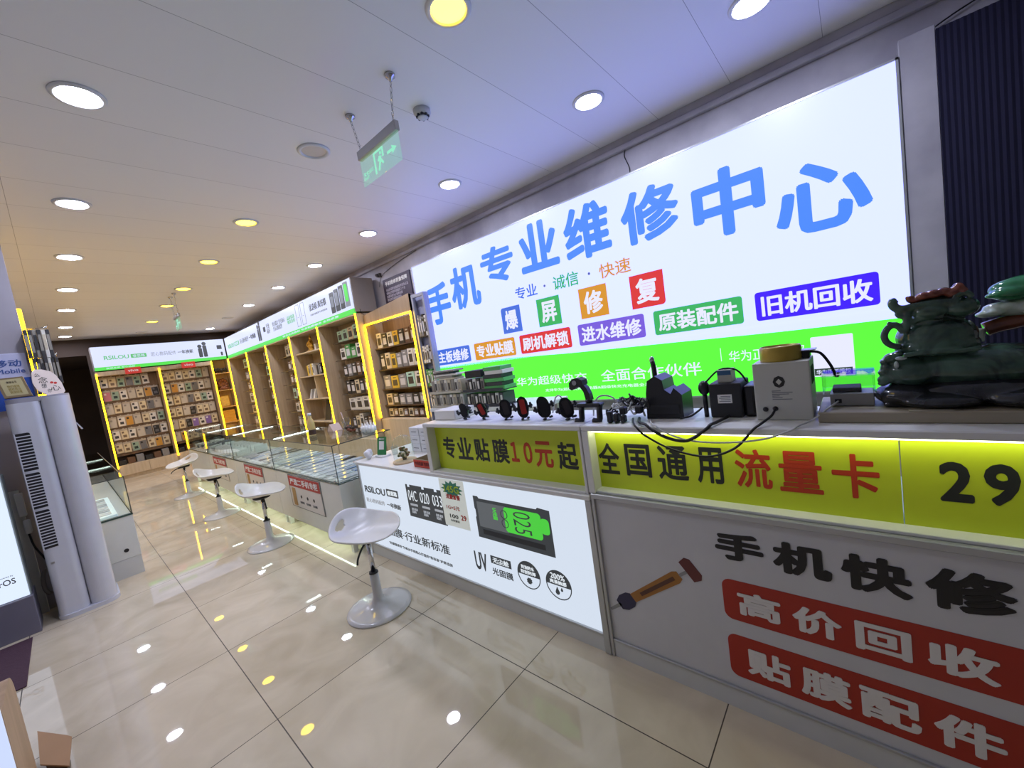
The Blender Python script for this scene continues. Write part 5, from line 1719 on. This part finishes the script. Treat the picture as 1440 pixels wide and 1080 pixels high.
def fuse(mb, name, m, parent, vox=.004, it=4):
    o = mb.build(name, m, parent)
    md = o.modifiers.new('fuse', 'REMESH')
    md.mode = 'VOXEL'
    md.voxel_size = vox
    md.use_smooth_shade = True
    sm = o.modifiers.new('soften', 'SMOOTH')
    sm.iterations = it
    return o


def Y(pts, x=1.69):
    return [(x + (p[2] if len(p) > 2 else 0), p[0], p[1]) for p in pts]


g = MB()       # rock base
g.ell((1.72, -.10, ZR + .034), (.085, .072, .036), 20, 12).ell((1.74, -.26, ZR + .042), (.10, .16, .045), 20, 12).ell((1.76, -.46, ZR + .045), (.10, .13, .048), 20, 12)
g.ell((1.66, -.17, ZR + .02), (.05, .09, .022), 14, 8).ell((1.66, -.33, ZR + .024), (.05, .08, .026), 14, 8)
g.box(1.66, 1.80, -.55, -.05, ZR + .0005, ZR + .012)
fuse(g, 'rock_base', JB, t, .005, 3)
g = MB()       # lower body with waves
g.ell((1.74, -.26, ZR + .105), (.085, .195, .062), 24, 14).ell((1.72, -.12, ZR + .10), (.06, .07, .05), 16, 10).ell((1.75, -.46, ZR + .11), (.085, .13, .065), 20, 12)
for (y_, z_, r_) in ((-.058, 1.233, .018), (-.056, 1.256, .014), (-.062, 1.272, .014), (-.058, 1.290, .011), (-.078, 1.300, .020), (-.092, 1.312, .012), (-.072, 1.243, .02)):
    g.ell((1.70, y_, z_), (.022, r_ * 1.15, r_ * .8), 12, 8)
g.tube(Y([(-.10, 1.225), (-.07, 1.232), (-.052, 1.222), (-.045, 1.228)]), .010, 8).tube(Y([(-.10, 1.262), (-.07, 1.266), (-.05, 1.256), (-.047, 1.262)]), .008, 8)
fuse(g, 'wave_body', J, t, .004, 3)
g = MB()       # rounded pot-like body
g.ell((1.74, -.175, 1.352), (.070, .088, .062), 26, 16).ell((1.74, -.175, 1.325), (.074, .092, .04), 26, 14).ell((1.74, -.16, 1.40), (.05, .055, .03), 20, 10).ell((1.74, -.205, 1.35), (.06, .05, .056), 18, 12)
g.tube(Y([(-.098, 1.333), (-.080, 1.338), (-.066, 1.352), (-.062, 1.372), (-.070, 1.392), (-.084, 1.402), (-.094, 1.397), (-.101, 1.386), (-.106, 1.375)]), .0095, 10)
g.tube(Y([(-.10, 1.308), (-.14, 1.312), (-.18, 1.312), (-.22, 1.310), (-.255, 1.315)], 1.668), .008, 8).tube(Y([(-.105, 1.385), (-.125, 1.405), (-.15, 1.412), (-.19, 1.41)], 1.69), .007, 8)
g.tube(Y([(-.084, 1.400), (-.078, 1.408), (-.070, 1.409)]), .005, 8)
g.tube(Y([(-.106, 1.372), (-.112, 1.392), (-.114, 1.412), (-.116, 1.435)]), .010, 10).tube(Y([(-.112, 1.425), (-.100, 1.424), (-.094, 1.432), (-.096, 1.440)]), .0065, 8)
g.tube(Y([(-.128, 1.40), (-.136, 1.415), (-.138, 1.43), (-.134, 1.444)]), .006, 8)
g.tube(Y([(-.090, 1.478), (-.085, 1.466), (-.092, 1.452), (-.108, 1.446), (-.13, 1.449), (-.17, 1.452), (-.22, 1.448)]), .012, 10)
g.ell((1.70, -.088, 1.474), (.010, .009, .010), 10, 8)
g.ell((1.72, -.185, 1.448), (.04, .06, .024), 18, 10).ell((1.72, -.225, 1.43), (.045, .04, .03), 16, 10).ell((1.70, -.165, 1.428), (.03, .04, .02), 14, 8)
g.tube(Y([(-.21, 1.462), (-.235, 1.47), (-.245, 1.455)]), .008, 8)
fuse(g, 'pot_body', J, t, .0032, 3)
g = MB()       # red brown crest
g.tube(Y([(-.122, 1.482), (-.124, 1.470), (-.134, 1.466), (-.15, 1.474), (-.168, 1.476)], 1.70), .009, 8)
for (y_, z_, ry, rz) in ((-.152, 1.476, .018, .012), (-.172, 1.478, .02, .013), (-.192, 1.481, .018, .012), (-.21, 1.474, .018, .014), (-.222, 1.487, .013, .014), (-.230, 1.474, .012, .014)):
    g.ell((1.70, y_, z_), (.018, ry, rz), 12, 8)
fuse(g, 'crest', JR, t, .003, 2)
MB().ell((1.672, -.095, 1.300), (.008, .014, .006), 10, 6).ell((1.672, -.084, 1.280), (.008, .006, .012), 10, 6).build('pale_vein', jade('pale_jade_vein', (rgb(150, 166, 160), rgb(196, 204, 206)), 30), t)
# leaf shaped pale carving behind its right end
XL = 1.80
g = MB()
for k in range(6):
    g.ell((XL - .03, -.315 - .022 * k, 1.448 + .006 * (k % 2) + .003 * k), (.018, .016, .014), 10, 6)
g.ell((XL, -.375, 1.462), (.045, .085, .034), 20, 12).ell((XL - .02, -.335, 1.45), (.035, .045, .022), 16, 10).ell((XL - .02, -.31, 1.448), (.02, .03, .010), 12, 8).ell((XL, -.42, 1.47), (.045, .07, .035), 16, 10)
fuse(g, 'green_leaf', jade('bright_green_jade', (rgb(30, 104, 62), rgb(66, 150, 96)), 18), t, .004, 3)
g = MB()
for k in range(5):
    g.ell((XL - .03, -.30 - .026 * k, 1.402 + .012 * (k % 2)), (.02, .018, .012), 10, 6)
g.ell((XL, -.365, 1.408), (.045, .085, .026), 20, 12).ell((XL - .01, -.31, 1.412), (.03, .034, .016), 14, 8).ell((XL - .01, -.29, 1.397), (.025, .028, .011), 14, 8).ell((XL, -.42, 1.42), (.045, .06, .03), 14, 8)
fuse(g, 'white_petal', jade('white_green_jade', (rgb(160, 190, 160), rgb(214, 220, 208)), 16), t, .004, 3)
g = MB()
g.tube([(XL, -.282, 1.352), (XL, -.31, 1.362), (XL, -.35, 1.37), (XL, -.40, 1.39), (XL, -.46, 1.40)], .022, 10)
fuse(g, 'brown_stem', jade('brown_jade', (rgb(104, 54, 36), rgb(136, 76, 50)), 18, .2), t, .004, 2)
g = MB()
g.tube([(XL, -.278, 1.356), (XL, -.274, 1.338), (XL, -.272, 1.318)], .010, 10)
fuse(g, 'white_tip', MATS['white_green_jade'], t, .003, 2)
#@@RACKTABLE
# ---------------------------------------------------------------- stacks of boxes behind the left sign shelf
bt = thing('back_table', 'low white table behind the sign shelf carrying the stacks of film boxes', 'table', (2.35, 2.4, 0))
MB().box(2.16, 2.55, 1.70, 2.93, 1.06, 1.09, .004).build('top', WHITE, bt)
for x_ in (2.2, 2.51):
    for y_ in (1.75, 2.88):
        MB().box(x_ - .02, x_ + .02, y_ - .02, y_ + .02, 0, 1.06).build('leg', WHITE, bt)
TRAYW = mat('tray_cream', rgb(190, 184, 166), .5)
TRAYD = mat('tray_dark', rgb(52, 54, 60), .45)
PACKC = [('cream', mat('pack_cream', rgb(206, 196, 170), .45)), ('grey', mat('pack_grey', rgb(150, 146, 136), .45)), ('white', mat('pack_white', rgb(222, 220, 210), .45)), ('dark', mat('pack_dark', rgb(60, 60, 62), .4)), ('green', mat('pack_green', rgb(90, 180, 96), .45))]
for r in range(2):
    z = 1.0905 + r * .125
    o = MB().box(2.19, 2.36, 2.50, 2.92, z, z + .008, .002).box(2.18, 2.19, 2.50, 2.92, z, z + .02).build('pack_tray', TRAYW)
    tag(o, 'cream tray of upright film packs at the left, %s layer' % ('lower', 'upper')[r], 'tray', 'pack trays on the back table')
    for k in range(9):
        c = (0, 1, 2)[(k + r) % 3]
        y_ = 2.90 - k * .045
        o = MB().box(2.20, 2.34, y_ - .038, y_, z + .0085, z + .115, .003).use(1).box(2.1985, 2.20, y_ - .030, y_ - .008, z + .03, z + .09).build('film_pack', [PACKC[c][1], PACKC[3][1] if k % 2 else PACKC[1][1]])
        tag(o, '%s film pack, %s from the left in the %s cream tray' % (PACKC[c][0], ORD[k], ('lower', 'upper')[r]), 'film pack', 'film packs in the cream trays')
for k in range(5):
    w = random.uniform(.10, .16)
    y_ = 2.72 + random.uniform(-.05, .05)
    z = 1.3315 + k * .017
    o = MB().box(2.20, 2.32, y_ - w, y_ + w, z, z + .0155, .003).build('flat_pack', PACKC[(0, 1, 2, 3, 1)[k]][1])
    o_ = tag(o, '%s flat pack loosely stacked on the cream trays, %s from the bottom' % (PACKC[(0, 1, 2, 3, 1)[k]][0], ORD[k]), 'film pack', 'flat packs on the cream trays')
for r in range(2):
    z = 1.0905 + r * .12
    o = MB().box(2.19, 2.36, 2.03, 2.47, z, z + .008, .002).box(2.18, 2.19, 2.03, 2.47, z, z + .022).build('pack_tray', TRAYD)
    tag(o, 'dark tray of upright film packs at the right, %s layer' % ('lower', 'upper')[r], 'tray', 'pack trays on the back table')
    for k in range(9):
        if r == 1 and k > 4:
            continue
        c = (3, 1, 3, 2)[(k + r) % 4]
        y_ = 2.455 - k * .046
        o = MB().box(2.20, 2.34, y_ - .038, y_, z + .0085, z + .105, .003).use(1).box(2.1985, 2.20, y_ - .030, y_ - .010, z + .025, z + .085).build('film_pack', [PACKC[c][1], PACKC[2][1] if c == 3 else PACKC[3][1]])
        tag(o, '%s film pack, %s from the left in the %s dark tray' % (PACKC[c][0], ORD[k], ('lower', 'upper')[r]), 'film pack', 'film packs in the dark trays')
for k in range(6):
    y0_ = 2.235 - .012 * ((k * 2) % 3)
    z = 1.2195 + k * .030
    c = (4, 3, 4, 3, 2, 4)[k]
    o = MB().box(2.20, 2.34, 2.02 + .02 * (k % 2), y0_, z, z + .0285, .002).build('flat_box', PACKC[c][1])
    tag(o, '%s flat box, %s from the bottom of the pile on the dark tray' % (PACKC[c][0], ORD[k]), 'box', 'flat boxes piled on the dark tray')
o = MB().box(2.20, 2.33, 2.25, 2.44, 1.326, 1.385, .004).build('black_box', BLACK2)
tag(o, 'black box on the dark tray beside the pile of flat boxes', 'box')

#@@LEFTSIDE
# ---------------------------------------------------------------- left side of the aisle
LILAC = mat('column_lilac_grey', rgb(160, 156, 164), .6)
lc = thing('left_cabinet', 'tall left display cabinet whose grey end panel faces the camera', 'cabinet', (-.4, 6.5, 0))
MB().box(-1.35, -.085, 5.0, 5.03, 0, 3.02, .002).build('end_panel', LILAC, lc)
MB().box(-.62, -.60, 5.03, 9.0, 0, 3.0).build('back_panel', TAN, lc)
MB().box(-.60, -.10, 5.03, 9.0, 0, .55, .003).build('base_cabinet', PALEWOOD, lc)
MB().box(-.60, -.10, 5.03, 9.0, 2.36, 2.38, .003).build('top_board', TAN, lc)
for y_ in (5.035, 6.3, 7.6, 8.9):
    strip('yellow_led_strip', -.092, -.062, y_, y_ + .026, .56, 2.42, lc)
for y_ in (6.3, 7.6, 8.975):
    MB().box(-.60, -.10, y_, y_ + .018, .55, 2.36).build('side_panel', TAN, lc)
# carrier sign on the end panel
t = thing('carrier_sign', 'white and blue mobile carrier sign on the grey end panel above the tower air conditioner', 'sign', (-.3, 4.985, 1.7))
fl = WY(4.985)
MB().box(-.75, -.098, 4.985, 5.0, 1.62, 2.06, .002).build('panel', mat('carrier_white', rgb(196, 198, 224), .5), t)
MB().box(-.75, -.098, 4.983, 4.985, 1.62, 1.865).build('blue_band', mat('carrier_blue', rgb(44, 84, 176), .45), t)
text('中国移动', fl, (-.405, -.128, 1.955, 2.012), mat('carrier_ink', rgb(66, 94, 160), .5), t, bold=.02)
text('China Mobile', fl, (-.405, -.118, 1.905, 1.94), MATS['carrier_ink'], t, bold=.01)
# hanging packs on hooks from the cabinet front
for r, (z, n, dx) in enumerate(((2.21, 6, .0), (1.98, 7, .012), (1.775, 6, .0))):
    m = MB()
    for k in range(3):
        m.cyl((-.084, 5.005, z + .02 + .01 * k), (.05 + dx, 4.95 + k * .03, z + .045), .0025, .0025, 6)
        m.cyl((.05 + dx, 4.95 + k * .03, z + .045), (.055 + dx, 4.95 + k * .03, z + .06), .0025, .0025, 6)
    tag(m.build('wire_hook', CHROME), 'set of thin wire hooks carrying the %s packs left of the aisle' % ('upper', 'middle', 'lower')[r], 'hook', 'wire hooks on the left cabinet')
    for k in range(n):
        x_ = -.083 + k * (.140 / n) + dx * (r == 1)
        c = (3, 3, 1, 3, 2, 3, 3)[k]
        h = random.uniform(.19, .235) if r < 2 else .06
        o = MB().box(x_, x_ + .140 / n - .002, 4.925 + .006 * (k % 3), 5.0, z - h, z + .02, .003).use(1).box(x_ + .003, x_ + .140 / n - .005, 4.924 + .006 * (k % 3), 4.926 + .006 * (k % 3), z - h * .7, z - .02).build('hanging_pack', [PACKC[c][1], PACKC[(c + 2) % 4][1]])
        tag(o, '%s blister pack, %s from the left on the %s hook left of the aisle' % (PACKC[c][0], ORD[k], ('upper', 'middle', 'lower')[r]), 'pack', 'blister packs hanging left of the aisle')

# tower air conditioner
ACW = mat('appliance_white', rgb(206, 208, 216), .22, coat=.3)
t = thing('tower_air_conditioner', 'tall white tower air conditioner with louvred intake, left of the aisle', 'air conditioner', (-.08, 4.75, 0))


def lobes(w0, w1, y0, y1, r, n=10):
    return [(w1 - r + r * math.cos(a), y0 + r + r * math.sin(a)) for a in [(-PI / 2) + i * PI / 2 / n for i in range(n + 1)]] + [(w1, y1), (w0, y1)] + [(w0 + r + r * math.cos(a), y0 + r + r * math.sin(a)) for a in [PI + i * PI / 2 / n for i in range(n + 1)]]


FZ = (Vector((0, 0, 0)), Vector((1, 0, 0)), Vector((0, 1, 0)), Vector((0, 0, 1)))
MB().prism(lobes(-.243, -.079, 4.60, 4.92, .045), FZ, .03, 1.655).build('left_lobe', ACW, t)
MB().prism(lobes(-.079, .076, 4.585, 4.92, .075, 14), FZ, .03, 1.675).build('right_lobe', ACW, t)
MB().prism(lobes(-.25, .088, 4.575, 4.93, .09, 14), FZ, 0, .03).build('base', ACW, t)
MB().prism(lobes(-.243, .076, 4.62, 4.92, .08, 14), FZ, 1.655, 1.69).build('top_cap', mat('appliance_grey', rgb(160, 158, 164), .4), t)
GR = mat('grille_black', rgb(14, 14, 20), .5)
m = MB()
for (z0, z1) in ((1.155, 1.435), (.87, 1.135), (.56, .85)):
    m.prism(rrect(-.232, -.162, z0, z1, .012, 3, (0, 0, 1, 0)), WY(4.601), 0, .0025)
m.build('intake', GR, t)
m = MB()
for (z0, z1) in ((1.155, 1.435), (.87, 1.135), (.56, .85)):
    n = int(round((z1 - z0) / .0225))
    for k in range(1, n):
        z = z0 + (z1 - z0) * k / n
        m.box(-.232, -.162, 4.594, 4.599, z - .0035, z + .0035)
m.box(-.236, -.231, 4.592, 4.60, .555, 1.44)
m.build('louvre', ACW, t)
MB().prism([(.074, 1.45), (.079, 1.45), (.105, 1.395), (.096, 1.392)], WY(4.68), -.05, .02).build('vane', ACW, t)
MB().box(-.22, -.20, 4.597, 4.602, .44, .455, .001).build('badge', STEEL, t)
# on top: plaque and framed certificate
m = MB()
fp = (Vector((-.008, 4.66, 1.6905)), Vector((1, 0, 0)), Vector((0, .28, .96)).normalized(), Vector((0, -.96, .28)).normalized())
pts = [(-.025, 0), (.055, .002), (.068, .02), (.060, .09), (.040, .155), (.018, .190), (-.025, .212), (-.06, .215), (-.078, .195), (-.085, .11), (-.07, .05)]
t = thing('white_plaque', 'white irregular plaque with black and red brush writing on top of the air conditioner', 'plaque', (-.008, 4.66, 1.6905))
plate('board', pts, fp, mat('plaque_white', rgb(232, 216, 204), .4), t, -.012, 0)
text('念', fp, (-.055, -.008, .10, .15), DARKINK, t, d1=.001)
text('么', fp, (-.068, -.04, .155, .185), DARKINK, t, d1=.001)
text('想', fp, (-.045, -.018, .06, .095), DARKINK, t, d1=.001)
text('你', fp, (-.02, .0, .02, .05), DARKINK, t, d1=.001)
text('心', fp, (-.002, .048, .03, .075), DARKINK, t, d1=.001)
plate('red_mark', disc(.01, .098, .009, 12), fp, REDINK, t, 0, .001)
plate('red_mark', disc(.028, .092, .009, 12), fp, REDINK, t, 0, .001)
t = thing('certificate_frame', 'gold framed certificate leaning on top of the air conditioner beside the plaque', 'picture', (-.18, 4.66, 1.6905))
fq = (Vector((-.165, 4.65, 1.7035)), Vector((.96, -.22, .0)).normalized(), Vector((-.28, .35, .75)).normalized(), None)
n_ = fq[1].cross(fq[2]).normalized()
fq = (fq[0], fq[1], n_.cross(fq[1]), n_)
fq = (fq[0], fq[1], (fq[2] + fq[1] * -.25).normalized(), n_)
MB().prism(rect(-.075, .06, 0, .165), fq, -.02, 0).build('frame', mat('frame_bronze', rgb(150, 132, 100), .35, .4), t)
plate('certificate', rect(-.06, .048, .014, .152), fq, mat('certificate_gold', rgb(186, 176, 132), .4), t, 0, .0008)
text('荣誉证书', fq, (-.03, .02, .115, .135), DARKINK, t, d0=.001, d1=.0015)
text('特约维修\n授权网点\n诚信经营', fq, (-.035, .025, .03, .10), mat('cert_gold_ink', rgb(150, 128, 50), .4), t, d0=.001, d1=.0015)

# lit advertising box at the left edge
t = thing('floor_light_box', 'lit white floor standing advertising box on a grey base at the left edge', 'sign', (-.6, 4.7, 0))
MB().box(-1.1, -.332, 4.565, 4.83, 0, .275, .003).build('base', mat('base_grey', rgb(112, 110, 124), .45), t)
MB().box(-1.1, -.340, 4.60, 4.80, .275, 1.16, .004).build('case', mat('case_grey_green', rgb(150, 160, 156), .5), t)
MB().box(-1.09, -.346, 4.590, 4.60, .28, 1.15).build('lit_face', lit('box_face', .70, .80, 1.0, 1.1), t)
fl = WY(4.590)
text('ColorOS', fl, (-.560, -.390, .395, .436), lit('box_ink', .03, .03, .035), t, bold=.01)
text('Powered by', fl, (-.465, -.395, .448, .460), MATS['box_ink'], t)
# maroon mat at its foot
o = MB().box(-1.3, -.375, 3.72, 4.50, .0005, .008, .002).build('floor_mat', mat('mat_maroon', rgb(74, 48, 62), .9, bump=.4, scale=60))
tag(o, 'dark maroon mat on the floor before the lit floor box', 'mat')

# white socket, plug and cable against the grey white boards behind
t = thing('wall_panel_boards', 'white boards leaning behind the lit floor box', 'board', (-.45, 4.95, 0))
MB().box(-.48, -.30, 4.95, 4.975, 0, 1.0, .002).build('board', GREYLAM, t)
t = thing('power_strip', 'white plug and power adapter hanging beside the air conditioner', 'plug', (-.30, 4.90, .75))
m = MB().box(-.325, -.285, 4.88, 4.948, .80, .98, .006, 2)
m.build('socket', CARD, t)
MB().box(-.315, -.28, 4.87, 4.94, .66, .765, .008, 2).build('plug', CARD, t)
MB().tube([(-.30, 4.90, .66), (-.29, 4.88, .56), (-.262, 4.86, .47), (-.25, 4.86, .43)], .006, 8).build('cord', CABLE, t)
o = MB().tube([(-.27, 4.84, .36), (-.285, 4.80, .30), (-.285, 4.80, .22), (-.268, 4.80, .18), (-.255, 4.80, .19)], .013, 10).build('drain_hose', mat('hose_grey', rgb(120, 112, 104), .5))
tag(o, 'grey drain hose curling behind the foot of the air conditioner', 'hose')

# left showcase
t = thing('glass_showcase', 'white based glass showcase left of the aisle, behind the air conditioner', 'showcase', (.08, 6.9, 0))
x0, x1, y0, y1 = -.055, .283, 5.04, 8.8
MB().box(x0, x1, y0, y1, .165, .545, .003).build('base_cabinet', CASEBASE, t)
MB().box(x0 + .004, x1 - .004, y0 + .004, y1, 0, .165).build('plinth', GREYLAM, t)
MB().cyl((.193, y0 - .001, .242), (.193, y0 + .01, .242), .017, .017, 20).build('cable_hole', BLACK, t)
MB().box(x0, x1 + .004, y0 - .004, y1, .545, .556).build('bottom_glass', EDGE, t)
MB().box(x0 + .02, x1 - .01, y0 + .01, y1 - .02, .556, .562).build('display_deck', SHELFG, t)
m = MB()
m.box(x1 - .006, x1, y0, y1, .556, .895).box(x0, x1, y0, y1, .895, .901).box(x0, x1 - .006, y0, y0 + .006, .556, .895)
m.build('glass_case', PANE, t)
m = MB()
m.box(x1 - .004, x1 + .002, y0 - .002, y0 + .004, .556, .901).box(x0, x1 + .002, y0 - .002, y0 + .003, .894, .902).box(x1 - .003, x1 + .002, y0, y1, .895, .902)
m.build('glass_edge', POST, t)
for y_ in (6.4, 7.6):
    MB().box(x0, x1 - .008, y_, y_ + .01, .878, .892).build('light_bar', WHITELED, t)
MB().box(x0 + .02, x1 - .09, 5.06, 6.2, .5625, .585, .003).build('white_tray', mat('tray_white_glow', rgb(220, 226, 230), .3, emit=(.7, .85, .9, .35)), t)  # tray is no lamp; its glow is put into the material
for k in range(6):
    o = MB().box(-.03, .16, 5.12 + k * .17, 5.24 + k * .17, .5855, .592, .002).build('display_phone', mat('phone_white', (0, 0, 0)) if k % 2 == 0 else MATS['phone_silver'])
    tag(o, '%s phone lying in the left showcase, %s from the near end' % (('white', 'silver')[k % 2], ORD[k]), 'phone', 'phones in the left showcase')

# leaning display board with rounded corner and torn box in the near left corner
WOODT = wood('tan_ply', rgb(170, 140, 104), rgb(186, 154, 118), .5)
t = thing('display_stand', 'tan rounded wooden display stand with a lit white face, lower left corner', 'stand', (-.4, 2.4, 0))
fsd = (Vector((-.29, 0, 0)), Vector((0, 1, 0)), Vector((0, 0, 1)), Vector((1, 0, 0)))
MB().prism(rrect(2.262, 2.60, .0, .545, .09, 8, (0, 0, 1, 0)), fsd, -.55, 0).build('body', WOODT, t)
MB().box(-.80, -.292, 2.252, 2.262, .01, .56).build('lit_face', lit('stand_face', .62, .72, 1.0, 1.0), t)
t = thing('torn_carton', 'torn brown cardboard carton lying on the tiles beside the tan stand', 'box', (-.25, 2.75, 0))
KR = mat('kraft_board', rgb(170, 134, 98), .8)
MB().prism([(-.285, 2.64), (-.205, 2.51), (-.195, 2.72), (-.21, 2.755), (-.30, 2.93)], FZ, .095, .101).build('flap', KR, t)
MB().prism([(-.275, 2.67), (-.215, 2.57), (-.215, 2.72), (-.275, 2.85)], FZ, 0.001, .095).build('carton_body', mat('carton_shade_dark', rgb(80, 62, 46), .9), t)  # dark body colour stands for the shadow under the flap

# loose wires on the right wall
for nm, pts, lab in (('wall_wire', [(3.385, 5.30, 2.72), (3.388, 5.2, 2.86), (3.385, 4.8, 2.94), (3.385, 4.3, 2.99)], 'thin black wire drooping along the wall above the dark notice'),
                     ('wall_wire', [(3.385, 1.36, 3.0), (3.38, 1.37, 2.95), (3.38, 1.34, 2.85), (3.385, 1.345, 2.775)], 'short black wire hanging from the ceiling trim to the big sign'),
                     ('wall_wire', [(3.385, -.26, 2.77), (3.38, -.35, 2.85), (3.38, -.55, 2.92), (3.38, -.9, 2.97)], 'black wire running from the sign corner above the navy curtain'),
                     ('wall_wire', [(3.06, 5.395, 2.42), (3.07, 5.39, 2.36), (3.10, 5.388, 2.33), (3.085, 5.388, 2.24), (3.10, 5.388, 2.2)], 'black wire dangling at the corner of the banner sign')):
    tag(MB().tube(pts, .004, 6, 4).build(nm, CABLE), lab, 'wire')
o = MB().box(3.36, 3.40, 5.22, 5.30, 2.86, 2.91, .004).cyl((3.33, 5.26, 2.88), (3.36, 5.26, 2.89), .02, .02, 12).build('wall_camera', mat('camera_dark', rgb(70, 66, 66), .4))
tag(o, 'small dark wall camera bracket by the end of the banner sign', 'camera')
